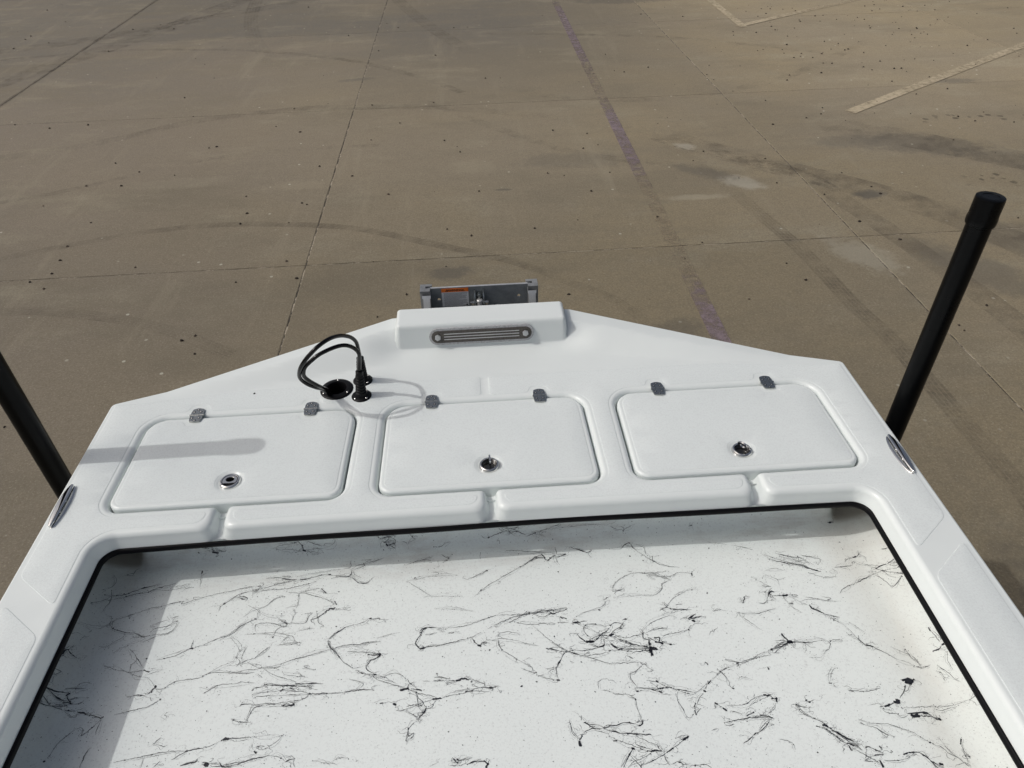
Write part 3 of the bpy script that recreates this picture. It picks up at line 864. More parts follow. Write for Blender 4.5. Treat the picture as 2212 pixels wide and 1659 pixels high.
bmt.to_mesh(me); bmt.free()
link('hull', me, M_gel, boat)

# rubber seal under the cockpit edge
bm = bmesh.new()
gx_, gy_ = CXW - 0.0080, CYR - 0.0080
path = [(-gx_, -2.0)] + [(-gx_, y) for y in np.arange(-1.5, 1.0, 0.25)]
r_ = 0.036
for i in range(11):
    t = math.pi - i * math.pi / 20; path.append((-gx_ + r_ + r_ * math.cos(t), gy_ - r_ + r_ * math.sin(t)))
path += [(x, gy_ + 0.0022 * math.sin(x * 9) * (1 - abs(x))) for x in np.arange(-0.70, 0.71, 0.05)]
for i in range(11):
    t = math.pi / 2 - i * math.pi / 20; path.append((gx_ - r_ + r_ * math.cos(t), gy_ - r_ + r_ * math.sin(t)))
path += [(gx_, y) for y in np.arange(1.0, -2.1, -0.25)]
prof = [(0.0050 * math.cos(a), 0.0078 * math.sin(a)) for a in np.linspace(0, 2 * math.pi, 13)[:-1]]
tube(bm, [(x, y - (0.007 * (x / 0.85) ** 2 if y > 0.98 else 0.007), -0.0435) for x, y in path], 1, prof=prof)
obj('rubber_seal', bm, M_black, boat, angle=80)

# cockpit floor with coved sides
def floor_z(X, Y):
    ax = np.abs(X); R_ = 0.15
    q = np.clip(ax - 0.82, 0, R_ * 0.98)
    return FZ + (R_ - np.sqrt(R_ * R_ - q * q)) + 0.0009 * np.sin(X * 5.1 + 1) * np.cos(Y * 4.3)
xs_ = sorted(set(np.round(np.concatenate([np.linspace(-0.80, 0.80, 54), np.linspace(0.80, 0.945, 24), -np.linspace(0.80, 0.945, 24)]), 4)))
ys_ = list(np.linspace(-2.0, 0.3, 12)) + list(np.linspace(0.35, 1.30, 32))
X, Y = np.meshgrid(xs_, ys_); Z = floor_z(X, Y)
n_ = len(xs_)
me = bpy.data.meshes.new('cockpit_floor')
me.from_pydata(np.stack([X.ravel(), Y.ravel(), Z.ravel()], 1).tolist(), [], [(j * n_ + i, j * n_ + i + 1, (j + 1) * n_ + i + 1, (j + 1) * n_ + i) for j in range(len(ys_) - 1) for i in range(n_ - 1)])
me.polygons.foreach_set('use_smooth', [True] * len(me.polygons))
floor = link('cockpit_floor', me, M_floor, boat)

# bulkhead under the hatches: wall, fillet to the floor, rounded returns into the corner recesses
WY = 1.112
prof = [(WY, -0.02), (WY, -0.10)] + [(WY - 0.04 + 0.04 * math.cos(t), -0.115 - 0.04 * math.sin(t) + 0.0) for t in np.linspace(0, math.pi / 2, 9)]
prof = [(y, max(z, FZ + 0.0002)) for y, z in prof]
cols_ = []
for s_, xe in ((-1, -0.818), (1, 0.820)):
    ang = np.linspace(math.pi / 2, 0, 8)
    arc = [(0.022 * math.cos(a), 0.022 * (1 - math.sin(a))) for a in ang]     # (outwards, back)
    cc = [(xe - s_ * 0.022 + s_ * a, b) for a, b in arc]
    cc.append((xe, 0.20))
    cols_.append(cc)
line = cols_[0][::-1] + [(x, 0.0) for x in np.linspace(-0.785, 0.785, 34)] + cols_[1]
vs = []
for (x, back) in line:
    for (y, z) in prof:
        spread = (WY - y) * min(1.0, back / 0.022)
        sx_ = (-1 if x < 0 else 1) * spread if back > 0 else 0
        vs.append((x + sx_, y + back + (WY - y) * min(1.0, back / 0.022), z))
n_ = len(prof)
fs = [(i * n_ + k_, i * n_ + k_ + 1, (i + 1) * n_ + k_ + 1, (i + 1) * n_ + k_) for i in range(len(line) - 1) for k_ in range(n_ - 1)]
me = bpy.data.meshes.new('bulkhead'); me.from_pydata(vs, [], fs)
me.polygons.foreach_set('use_smooth', [True] * len(fs))
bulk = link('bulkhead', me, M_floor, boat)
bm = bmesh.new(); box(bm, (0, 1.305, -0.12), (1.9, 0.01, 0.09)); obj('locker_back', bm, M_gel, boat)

# ------------------------------------------------------------------ splattered paint on the cockpit floor and bulkhead
FLOOR_DATA = """16 -869 1016 -845 1016 -821 1022 -799 1031 -777 1037 -754 1042
13 -848 1007 -824 1014 -804 1019 -778 1021 -768 1028 -742 1035 -723 1041
8 -767 1026 -734 1023 -706 1026 -679 1026
8 -717 1022 -704 1031 -691 1036
10 -860 1029 -854 1014 -854 1002 -858 986 -859 975
8 -856 1014 -869 1001 -886 993 -883 988
8 -867 1069 -858 1053 -861 1038 -867 1034
8 -854 1094 -832 1099 -818 1093
10 -845 1071 -835 1075 -827 1076 -825 1086 -819 1089
26 -801 1097 -798 1098
10 -814 1132 -807 1118 -804 1105 -795 1096
8 -806 1135 -803 1118 -804 1107
8 -785 1102 -770 1103 -758 1103 -747 1094 -739 1092
8 -802 1115 -786 1112 -774 1114
8 -724 1135 -716 1125 -699 1112 -683 1097 -673 1085 -673 1073
23 -673 1073 -672 1063
5 -672 1061 -667 1043 -664 1025
10 -692 990 -696 984 -683 986 -667 993 -649 998
13 -692 991 -715 987 -737 981 -762 977 -776 972
8 -776 972 -794 965 -813 959 -832 951
8 -832 951 -835 946 -832 940
13 -836 946 -830 938 -822 932 -796 922 -774 919
8 -840 966 -835 956 -835 946
13 -774 919 -764 912 -751 908 -740 910
10 -740 910 -725 911 -701 912 -690 927 -691 941 -707 933 -715 922
10 -742 915 -732 926 -711 928 -692 935
13 -704 949 -691 953
8 -741 935 -729 940 -709 946
8 -796 921 -795 912 -810 901 -824 889 -839 892
5 -779 905 -763 908 -748 903 -776 890 -802 874
5 -751 894 -729 904 -711 909
5 -893 943 -853 939 -834 943
8 -911 957 -905 948 -904 933 -902 917
10 -877 906 -871 913
10 -869 923 -864 927
8 -904 912 -903 891 -904 877 -904 867
13 -871 864 -884 873 -893 880
10 -886 889 -896 878 -898 866
8 -651 997 -628 1004 -587 1010 -554 1017 -530 1017
21 -534 1017 -529 1018
13 -607 959 -606 970 -601 976 -579 994 -567 1000 -544 1006 -524 1010 -497 1018 -467 1024 -452 1029
23 -484 1034 -466 1030 -450 1030
18 -442 1029 -429 1027
10 -483 1033 -465 1036 -470 1039 -482 1039 -520 1038
13 -445 1027 -413 1031 -395 1037 -376 1037
31 -378 1036 -375 1037
13 -374 1034 -361 1031 -338 1028 -329 1033 -329 1045
10 -330 1046 -324 1050 -312 1058 -299 1057 -305 1051 -321 1046
8 -357 1084 -335 1080 -333 1066 -332 1053 -344 1052
8 -333 1077 -313 1073 -286 1070 -294 1066 -303 1059
8 -328 1040 -325 1027 -316 1014 -303 1007 -288 1008 -275 1022
10 -334 1027 -320 1020 -311 1009 -286 1007
8 -323 1041 -320 1032 -304 1021
10 -302 1061 -277 1067 -256 1073 -235 1078
5 -314 1083 -283 1086 -240 1088
5 -371 1025 -340 1031
5 -449 1037 -425 1043 -384 1047 -355 1049
13 -466 1005 -451 1009 -421 1015 -405 1020
10 -466 1005 -491 1006 -521 1005 -541 1003
10 -498 1021 -477 1022 -466 1026
8 -547 1013 -539 1003 -529 1012 -522 1021 -531 1025
31 -600 976 -598 978
8 -579 992 -561 993 -550 987 -553 977
16 -568 989 -561 985 -553 985
10 -461 995 -438 992 -427 991 -410 984 -389 976 -367 965 -352 955
10 -436 992 -418 998 -394 1001
23 -390 999 -384 994 -378 987
18 -356 964 -351 955
29 -365 946 -354 947
21 -365 944 -373 937
16 -373 937 -386 926 -401 921 -392 908
5 -360 943 -336 942 -321 946 -335 944 -329 939
13 -473 986 -487 983 -497 973 -503 965 -514 959
8 -514 959 -532 953 -549 940
8 -517 956 -520 945 -518 933
21 -520 932 -524 933
10 -520 932 -535 927 -547 919 -555 912 -562 900
8 -528 931 -545 920 -563 906 -573 897 -597 888 -619 878
8 -546 915 -567 898 -587 887
5 -544 968 -527 957 -511 944 -493 935 -469 932 -459 939
13 -470 926 -455 918 -445 913
10 -466 917 -452 915 -457 908 -466 912 -486 918
8 -516 902 -519 918 -498 921 -478 917 -463 909 -451 908
8 -438 985 -437 966 -439 952
10 -445 949 -442 946 -437 942
8 -461 955 -442 958 -432 960
5 -438 943 -441 930 -443 916
8 -416 937 -401 937 -408 931 -410 918 -419 913 -445 916
8 -393 943 -387 925 -384 914 -372 904 -382 904
8 -463 909 -473 901 -475 890
21 -475 886 -477 884
8 -532 896 -509 896 -482 896 -460 892 -442 886 -434 883 -428 873 -417 868
10 -417 868 -434 865 -461 866
8 -452 869 -436 868 -418 869
5 -442 886 -453 877 -439 883
8 -503 839 -492 852 -479 862
5 -426 829 -404 834 -375 841 -352 847
8 -566 895 -546 881 -535 865 -538 855
8 -525 866 -530 854 -531 840
5 -424 895 -403 899 -390 899
13 -355 872 -352 876 -336 889 -321 898 -308 901
8 -356 864 -358 872 -347 884 -330 893
10 -308 901 -289 906 -276 914
21 -276 914 -272 915
8 -272 915 -254 910 -234 908
10 -243 908 -239 902
10 -356 866 -355 855 -348 847 -337 837 -326 822
8 -348 848 -330 853 -305 855 -292 853 -273 857 -248 858
23 -247 830 -246 826
16 -246 826 -255 820 -262 817
13 -247 829 -261 827 -270 829
5 -313 839 -280 834 -257 832
5 -255 866 -236 871 -219 875
13 -912 904 -910 887 -908 873 -901 860
21 -902 860 -896 867 -894 877 -889 878
10 -890 879 -884 890
10 -892 880 -883 871 -868 863
8 -914 849 -904 850 -894 852
10 -896 835 -886 831 -890 826 -896 822
13 -896 822 -898 811 -908 815
8 -913 821 -903 822 -891 823
10 -847 804 -844 809 -832 811 -822 809
10 -866 797 -848 798 -829 799
21 -915 802 -899 796 -887 792 -868 790 -854 789
21 -855 788 -859 785
13 -895 794 -880 783 -862 773 -850 772
16 -859 784 -854 776 -843 767
18 -860 769 -853 770 -843 767
13 -843 767 -853 764 -874 761 -890 762 -915 764
10 -843 767 -831 767 -824 772
13 -899 779 -889 771 -880 764
10 -918 781 -909 772 -894 767
10 -916 773 -905 767 -889 763
16 -874 761 -866 758 -856 755
16 -851 755 -830 752
23 -828 751 -816 748 -808 744
13 -808 744 -785 739 -774 735
21 -777 734 -773 737
10 -774 733 -780 725 -783 721 -799 704 -802 704 -802 714 -809 720 -816 717
8 -816 717 -825 708 -837 694 -842 681 -844 666
13 -843 671 -844 666
8 -774 729 -775 717 -774 701
5 -785 739 -796 731 -798 728 -789 728
10 -775 678 -779 666 -782 643
8 -907 747 -907 729 -911 719
8 -915 710 -910 703 -909 689 -904 688
10 -813 849 -799 841 -784 835 -766 831 -752 826
8 -752 826 -738 818 -724 815 -710 811
8 -771 881 -756 867 -747 856 -728 834
8 -749 860 -749 851 -756 844 -753 828
10 -752 826 -737 828 -724 828
26 -725 830 -714 825
5 -720 815 -708 822 -687 827
8 -710 811 -700 802 -694 794
36 -691 793 -690 790
23 -692 788 -694 780
13 -697 782 -701 775
18 -729 776 -716 775 -704 773
8 -741 774 -729 775
8 -695 771 -689 763 -688 766
13 -688 787 -678 785 -670 788
10 -670 788 -655 798 -638 801 -600 805
10 -673 764 -679 758 -694 751 -711 747 -727 744 -753 739
26 -672 764 -673 763
8 -651 736 -654 731 -647 727 -651 720
16 -648 687 -653 682 -657 676
10 -653 675 -642 672 -636 670 -630 673
10 -721 647 -702 650 -679 653 -655 656 -626 660 -592 659
18 -592 658 -584 660 -563 662
16 -590 658 -602 652 -615 644
13 -635 644 -641 637 -644 633
5 -668 656 -667 643 -668 634
21 -596 632 -587 634 -574 636 -566 638
10 -638 868 -643 877 -642 890
31 -644 872 -639 872
13 -644 871 -656 865 -672 857 -692 853 -708 851
8 -637 872 -620 877
10 -562 662 -552 663 -542 668 -531 673
26 -531 673 -525 676 -518 675
13 -516 676 -503 675 -479 675
5 -479 675 -450 677 -436 677 -419 674
8 -419 674 -424 666 -436 657 -451 650
8 -471 663 -471 656 -467 650
23 -465 648 -461 644
13 -463 655 -456 658 -448 656
5 -463 643 -472 636
13 -518 625 -500 625 -481 629 -462 634 -449 636 -436 638
13 -436 638 -424 637 -413 632 -403 624
13 -403 624 -398 627 -387 629
10 -387 629 -389 622 -385 615
8 -520 626 -494 630 -462 636 -439 638
78 -549 632 -548 630
18 -555 635 -545 633 -545 627
21 -525 633 -519 625 -502 623
13 -536 626 -519 625
10 -543 632 -524 632
5 -354 623 -335 619 -306 614
5 -319 619 -311 623 -298 626
8 -492 816 -474 817 -447 821 -430 828 -410 833 -374 841 -348 848
16 -492 816 -485 817
13 -601 807 -589 813 -569 813 -546 809 -512 806 -498 807
8 -591 812 -569 827 -547 837 -539 860 -528 868
8 -518 832 -505 824 -492 816
10 -541 842 -533 833 -538 822
10 -533 828 -528 822
16 -528 829 -518 836
8 -518 836 -503 840
10 -503 840 -492 852 -479 861
8 -537 809 -519 813 -492 815
10 -483 815 -461 814 -448 808
8 -479 813 -460 800 -440 792 -409 781
8 -442 805 -433 796 -405 791 -388 788
8 -492 804 -479 794
16 -494 773 -476 774
13 -476 774 -468 779 -439 775
21 -440 775 -407 772
18 -412 776 -382 774 -356 771
13 -407 772 -383 769 -375 774
13 -472 779 -439 774 -403 770 -383 770
10 -575 779 -566 784 -539 786 -506 787 -493 784
13 -591 769 -581 775 -574 780 -565 784
10 -492 760 -463 763 -438 764
23 -438 763 -433 766
13 -433 764 -409 761 -379 754
21 -419 768 -412 765
21 -379 753 -368 753 -345 751
13 -345 751 -310 750
18 -310 751 -300 753 -255 753
10 -488 751 -482 755 -458 754 -435 753
10 -435 753 -408 754 -375 752
16 -512 737 -509 741 -498 741 -484 739
13 -484 739 -458 737 -444 737 -431 734
21 -431 733 -408 732 -407 735 -416 739
13 -409 739 -399 741
16 -393 742 -385 744
8 -385 744 -406 741 -434 738 -458 736
8 -458 736 -479 734 -487 724 -492 708
8 -469 736 -484 731 -489 715 -491 706
13 -522 714 -508 706 -485 704
8 -493 710 -490 705
8 -400 815 -390 815 -400 812 -389 808 -374 804
8 -303 778 -276 768 -279 760 -284 757
13 -351 849 -340 841 -326 823 -314 811 -297 800
13 -293 796 -280 789
26 -282 790 -278 788
8 -355 867 -356 859 -348 848 -332 825
13 -352 867 -352 854 -346 847
10 -346 847 -326 854 -303 855 -295 853 -273 858 -248 858
34 -247 827 -248 824
23 -251 829 -247 826 -251 821
13 -252 820 -264 815 -269 809 -273 802
13 -273 802 -269 795 -255 785
36 -255 784 -252 784
13 -276 788 -257 784
16 -270 829 -257 827 -250 828
5 -315 839 -280 834 -257 831
10 -259 783 -247 773 -228 765 -208 757 -191 749
8 -257 780 -233 776 -210 761
8 -247 776 -226 781 -211 784 -198 777 -192 771
36 -200 747 -192 749
8 -253 759 -247 760
23 -238 723 -233 723
8 -231 723 -225 723
34 -212 720 -208 718
10 -251 726 -243 726
8 -207 706 -192 706 -187 708
13 -175 852 -174 846 -165 835
23 -165 835 -156 835
10 -155 836 -148 838 -117 840 -86 845
13 -52 842 -46 835
39 -44 833 -40 832
16 -39 833 -35 838 -27 840
13 -1 840 -1 830 6 818
13 4 819 17 809 33 796 46 787
10 47 786 60 777 71 764
10 41 776 53 770 68 764
18 66 763 71 763
13 71 759 85 753 103 745 114 743
26 110 745 115 744
10 114 747 110 759 113 773
8 113 771 98 765 106 755
8 89 770 102 772 113 773
18 114 774 119 782 125 792
13 125 792 132 802 141 805
10 97 815 117 809 142 804
29 142 804 152 800 163 796
10 110 830 126 815 142 804
13 142 805 153 807 174 804 186 807 209 809
26 207 810 215 812
13 187 816 198 811 207 810
10 163 793 191 793 224 798
8 165 794 192 784 219 771
8 141 784 149 778
57 182 824 194 823
10 -156 762 -142 762
16 -136 762 -116 761
10 -134 769 -120 768 -103 765
16 -104 761 -89 759
36 -89 759 -82 761
23 -82 763 -61 760
10 -60 760 -45 753 -36 748
13 -41 751 -34 748 -34 742
16 -46 741 -25 740 -7 740
23 -25 740 -21 740
10 -73 734 -58 735 -44 733 -27 731
18 -72 735 -59 735
10 -31 738 -17 737 -22 732
5 -111 749 -104 756 -91 757
8 -93 738 -80 739 -64 741
13 -120 724 -105 728 -73 732 -45 740
39 -135 724 -129 724
21 -129 725 -120 724
13 -185 748 -169 740 -138 730 -129 725
42 -189 749 -186 750
13 -187 751 -184 757 -180 761 -169 762
10 -190 770 -180 758 -169 749
26 -168 746 -159 743
13 -169 740 -165 731 -157 721 -149 707
13 -129 722 -139 709 -149 706
26 -149 706 -154 698
18 -154 698 -160 690
13 -159 691 -163 685 -160 680
10 -166 683 -175 677 -182 669
13 -187 713 -169 715
8 -169 715 -152 720 -132 724
10 -187 708 -176 710 -164 714
10 -187 702 -171 696 -163 687
8 -168 733 -164 710 -155 700
13 -181 669 -184 648 -184 647
13 -180 664 -180 656 -170 661 -174 652 -184 647
16 -98 610 -89 601
29 -89 606 -88 605
29 -89 600 -88 600
13 -88 603 -78 605 -62 607
13 -71 596 -58 600 -40 600
21 -40 600 -33 594
36 -33 594 -37 588
13 -29 601 -33 594
16 -102 596 -92 595
5 -141 598 -127 602
47 138 621 139 614
13 138 626 131 638 127 649 124 663
10 136 626 127 638 125 651
21 139 625 144 632
13 144 633 150 639 168 644 185 643
13 153 656 162 652 178 648 187 643 197 637
13 151 657 167 645
13 185 643 198 645
10 168 641 182 636 195 630
10 144 670 147 667 149 670
8 147 667 155 659
10 191 735 199 740
8 191 735 189 720
10 196 717 210 715
13 -43 955 -35 966 -20 978 1 989 18 1001 40 1013 58 1023 71 1031
26 69 1029 75 1033
16 73 1032 93 1046 109 1053
23 109 1054 115 1047 116 1040
18 116 1040 123 1036 129 1042 141 1049
23 127 1043 130 1041
10 80 1036 97 1043 114 1044
18 144 1081 143 1070
10 143 1070 144 1050
8 142 1051 142 1036 147 1022
13 145 1052 164 1050
23 161 1050 165 1050
10 -12 1083 10 1075 44 1070 95 1063 129 1056 145 1052
10 144 1045 162 1047
13 147 1083 170 1077 188 1064
31 188 1064 202 1058 214 1051
16 214 1049 228 1055
13 -33 1055 -31 1073 -22 1081 -11 1085 8 1088
8 3 1026 25 1043 43 1059 63 1068 65 1093
10 -205 1088 -197 1088 -173 1082 -139 1081
10 -139 1081 -123 1076
8 -137 1077 -149 1067 -172 1060 -187 1056 -201 1050
5 -187 1056 -161 1060 -148 1057 -172 1060
13 -123 1048 -110 1054 -105 1061
29 -107 1061 -106 1060
10 -123 1074 -111 1063 -100 1068
29 -87 1078 -87 1078
10 -113 1075 -98 1071 -87 1078
13 -61 999 -35 1010 -20 1018
29 -21 1018 -18 1018
8 -149 964 -199 1004
5 -201 1004 -170 1009 -139 1013 -87 1011
10 -137 1014 -131 1012
5 -140 1024 -123 1020 -100 1017
5 -132 927 -98 924 -50 915
5 -157 960 -102 957 -70 953
13 -166 868 -163 879 -151 883 -131 880
23 -164 866 -161 879 -152 882
8 -131 878 -112 876 -78 880 -47 887 -5 901
8 -5 901 21 901 50 898
13 -166 867 -175 848 -166 836
26 -165 835 -156 835
10 -155 837 -117 840 -83 847 -59 853 -37 862
8 -127 877 -111 868
10 -154 866 -129 868
18 -105 866 -95 866
18 50 897 68 902 100 904 129 907 149 908
13 68 899 100 901 138 904
13 149 908 150 904 130 898 111 895
29 114 898 123 895
13 111 895 97 889 84 894 74 900
16 54 898 70 899
13 -22 870 0 880 26 892 50 897
13 50 897 40 889 25 882
13 25 882 35 882 45 878 66 874 121 872
21 134 886 145 881
16 139 893 142 892
10 128 873 148 872
26 160 871 172 870
10 172 870 190 874
8 159 882 166 872
8 167 868 183 856 214 839
13 228 856 206 864 186 864 179 856 180 845 189 832
29 181 824 196 823
18 164 842 172 831 182 822
18 189 829 210 837 226 845 233 852
23 210 837 230 833
16 196 823 213 836
13 207 811 216 815 217 825 228 829
31 211 811 216 814
10 189 817 205 809
13 97 815 121 809
8 73 869 98 841 119 820 136 808
8 -15 842 -2 844 27 841 55 830 81 823
8 -8 849 1 857 18 860 39 856 45 849
10 -2 843 -1 832 6 818
16 -56 849 -46 835
34 -44 833 -39 831
13 -38 835 -33 839 -26 840
8 168 885 191 895 216 901 231 908 234 915 245 919
13 231 922 244 927
42 318 1070 327 1072
21 299 1058 307 1066 319 1071
13 327 1074 345 1079 366 1078
29 363 1078 367 1078
21 321 1067 323 1058 329 1048
10 329 1048 342 1032 360 1017 374 1004 394 997 418 991
10 329 1067 347 1056 349 1048 350 1034 361 1026
13 363 1028 361 1018 360 1008
8 269 1056 294 1054 302 1062
8 356 1091 400 1081 438 1075 465 1072
18 462 1073 466 1072
8 552 1044 572 1037 597 1027
5 503 1056 538 1048
10 300 991 309 990
10 308 985 336 983 359 976 382 967 388 961
13 336 983 361 983 386 985
8 308 985 287 978 266 965 257 951 256 942
13 258 934 263 940 275 942
10 257 941 284 946
10 388 961 368 951 365 938 350 927 333 922
5 334 925 287 926 260 923
8 344 975 356 963
10 339 976 391 970 410 978 429 977 441 971
21 441 974 441 968
13 441 976 446 979
10 370 969 390 962
13 352 887 365 891 387 885 418 882
16 364 891 379 885 408 882
8 363 892 376 904 391 917 414 927 438 933 443 928
8 358 905 366 891
10 386 896 400 897
8 349 883 352 888 367 892
18 403 859 414 866 423 870
21 406 858 434 864
39 412 855 416 853
8 419 853 428 853
13 462 873 480 877
18 531 889 539 904
8 539 904 553 904
8 514 867 523 863 556 861 578 866 599 869
8 514 866 520 854 534 838 549 822
8 612 1016 625 1001 644 990 674 979 697 974
13 646 1013 674 1001 699 995
13 627 997 657 986 697 974
21 697 973 703 967 715 964
10 622 1012 646 995 677 982 705 972
8 653 1004 681 992 703 982 693 974
10 706 1001 727 994
8 679 998 689 986 706 990 715 976
8 611 968 627 972 652 965
8 594 948 600 955 612 952 626 941 625 926
5 570 953 588 939 602 926
13 587 929 606 924
10 606 921 595 910 592 903 584 889
18 593 905 600 912 607 910
13 585 914 596 907 605 892
13 565 886 575 883 582 890
44 624 900 633 901
10 602 902 626 899
10 633 902 655 897 636 895
13 623 898 624 890
8 624 889 635 869 648 856
16 631 881 638 877
8 642 893 654 881 667 874
23 671 871 674 863
26 588 809 590 800 594 794
62 595 791 601 789
13 603 789 627 787 639 786
18 625 787 627 785
8 624 785 619 771
10 569 795 582 795 594 791
18 593 787 575 781 562 776
13 593 789 575 787 556 777
23 553 776 557 777
16 236 858 248 864 265 861
26 270 870 273 870
16 266 869 271 871
16 265 861 257 852 245 847 233 837
18 255 850 259 849
31 231 834 239 836
16 234 832 252 823 275 813 305 801
13 239 829 262 815 289 806
10 241 838 262 826 280 829 298 831
13 297 846 303 836 300 830
16 298 836 300 834 300 823 311 818
18 310 817 310 805
21 287 806 298 804 309 800
31 309 802 322 796
23 323 822 333 821 331 814
36 323 812 337 807
16 335 815 341 809 352 804
29 351 804 354 804
13 310 823 323 815
16 326 841 344 843 355 843
10 312 836 326 842
8 304 841 323 856 343 865 364 871 377 867 374 860
8 335 815 345 826 370 830 398 833
26 398 835 399 834
8 399 836 404 843 409 843
10 250 803 282 799 308 798
13 228 820 238 809 250 802
8 448 826 460 834
62 309 795 310 784
36 309 799 322 795
18 298 794 309 793
16 225 800 250 801 282 799 308 798
13 249 799 271 793 298 794
13 228 816 237 806 251 799
16 257 786 270 779
8 220 771 248 770 283 768 289 763
13 283 768 288 764
13 283 761 271 753 257 747
13 257 747 256 738 260 730 267 716
13 267 716 283 713 295 711 311 711
29 307 706 311 704
16 290 712 300 708 310 704
10 286 730 304 727
36 306 727 308 726
10 309 724 323 715 330 711
16 296 708 312 713 328 713
16 328 713 345 706 364 701 376 698
10 336 708 361 698 377 696
8 290 765 297 755 304 750 297 747 292 750
8 259 713 268 710 287 709
10 210 713 223 707 245 705
8 245 705 253 699 257 695
21 257 695 257 693
13 258 693 257 678 260 663 260 654
18 261 653 261 647 256 642 249 645
18 249 646 237 650 225 650 212 646 198 645
8 250 650 260 654
21 197 637 207 635 218 631
23 218 630 230 629 249 627 255 626
21 256 625 272 624
8 245 627 246 622 261 613 280 605 288 600
8 195 627 216 616 236 606 258 596
23 202 618 207 618
13 241 613 243 608 256 602 268 596
18 259 595 281 594
18 268 596 286 593
13 280 605 281 599 286 593
36 233 602 236 601
23 233 600 226 592 218 580 210 569
10 226 591 233 581 241 571 243 567
8 223 589 214 580 206 571
8 267 592 245 582 232 579 219 568
10 244 571 266 578 288 586 298 592
21 295 590 308 597
10 308 597 322 605 334 612
29 330 610 341 616
8 291 597 289 586 290 579
13 289 584 289 578 295 568
8 317 614 332 619 341 619
21 312 571 316 571
13 297 569 313 571 320 566 340 563
13 340 563 358 563 367 557
8 377 698 395 708 410 719
23 406 714 412 719
10 405 713 397 703
36 394 700 396 699
13 392 696 382 687 373 676
18 371 677 367 666
21 366 663 366 655
10 366 655 371 660 379 666
8 361 656 354 649 346 653 343 671 339 685 342 701
8 376 695 379 691
8 413 720 430 731 449 743 477 749
16 444 741 452 743
13 433 743 439 734 447 718 447 706 453 700
23 451 701 453 700
10 455 761 461 758 478 753
23 475 752 479 753
8 478 753 505 759 526 767 542 773 554 776
10 477 748 510 758 550 765
23 553 776 556 774
13 554 775 557 768 572 778 591 784
13 558 777 576 785 591 787
47 594 789 602 789
13 603 788 625 787 644 786
21 625 787 627 785
21 413 759 416 754
8 468 715 470 721 476 723 486 719 495 714
23 534 738 534 734
36 409 674 412 672
13 412 672 416 668 422 664
26 421 663 426 658
8 430 668 455 667 470 670 489 679 507 683
26 507 683 519 682
16 519 680 521 675
21 519 674 528 675
31 529 675 527 668
13 518 674 525 668
10 523 665 519 656 508 649
8 517 680 496 673 472 665
8 436 652 437 655 447 652 455 646
21 461 645 468 648 476 651
13 415 635 435 638 457 641 488 643 509 637
18 488 644 500 641 509 637
10 442 639 467 642 496 640 509 637
8 502 647 510 650
16 505 637 497 629 487 621 471 612
21 471 612 463 609
16 461 608 449 600 438 596
8 502 636 490 628 473 614
16 422 630 431 631
8 414 632 422 630
8 388 623 401 625
8 508 597 524 592 529 586 529 577
21 561 659 564 658
8 563 658 581 652
10 562 658 568 647 582 630
23 588 662 590 663
10 671 1002 685 999 700 994 709 989
21 698 973 715 961 731 956
8 707 1001 728 994 743 987 733 975
10 665 985 679 979 699 974
8 702 954 717 946 732 940 758 940
8 759 960 765 954 765 947
16 765 963 780 964 805 965
10 796 975 799 981 810 985 820 988
34 819 987 825 989
16 825 989 834 993 837 1000
8 805 965 814 976 825 966 852 961
8 833 988 843 986 844 971
21 854 950 866 955 877 955
10 879 955 892 960 909 968
13 853 950 864 941 869 926 879 919
10 853 950 869 937 887 927
10 844 948 843 938 851 928 858 915 864 898
13 864 897 875 903 891 915
21 887 927 895 922 910 928
13 841 937 821 930 803 922 790 917
16 778 913 767 910 748 896
18 885 994 892 991
10 893 993 905 992 909 985
16 903 914 907 908 911 901
10 883 950 891 944 904 944
18 893 939 904 945
13 884 957 896 951 905 948
8 671 893 695 886 719 879 736 876
31 672 869 673 864
18 673 864 684 858 698 847
13 698 847 711 841 723 837
13 699 846 711 832 722 820
8 722 820 733 802 740 786 751 771 762 766
10 743 792 741 784 748 770
8 721 800 740 782
8 738 825 751 811 761 797
10 672 874 672 869
8 600 789 621 788 643 785 663 788 676 785
13 676 785 679 778
13 681 785 689 788 706 784
16 630 881 638 877
23 886 790 886 783
13 886 783 890 768 891 756
8 908 784 899 767 897 759
26 892 750 899 753
52 907 1017 909 1017
47 787 691 805 688
47 791 686 800 684
23 805 689 810 692
18 787 682 782 673 772 663 764 656
10 797 681 788 672 781 669
47 750 650 760 652
21 747 648 736 645
26 728 643 738 645
13 718 643 726 643
10 724 642 723 635 730 629 744 628 749 620 764 622
21 763 626 770 626 798 626
57 771 622 783 620
26 794 625 802 624
13 783 620 808 617
21 802 624 809 616 813 613
23 812 612 820 610
13 811 616 819 614 821 611
8 758 638 804 636 856 634 885 636
10 885 636 897 642 911 649
8 819 631 828 627 843 629 861 630
13 673 681 680 677 707 675 735 678
18 679 678 681 677
8 669 727 661 723 651 710 646 699
23 642 697 646 696
16 649 694 652 686
23 588 662 590 663
13 590 663 600 666
16 562 659 567 657 580 653
13 562 658 566 645 585 630
23 585 631 587 630
13 587 630 598 622 603 614
39 597 617 604 614
13 594 613 608 604 600 607
21 605 613 620 599 630 590 638 585
13 609 607 624 592 636 581 648 568
23 620 599 638 585 642 582
13 601 609 616 590 628 579 631 570
26 628 581 638 576
23 629 575 631 568
13 636 581 645 574 648 568
21 584 616 589 614
10 589 614 603 606 626 582
23 658 571 666 571
18 666 570 674 565 685 559
10 658 568 651 555 650 551
13 635 570 653 557 670 543 673 535
16 646 549 661 545
26 673 546 674 536
21 668 556 683 556
8 680 547 698 544 722 545 731 550
29 721 554 728 556
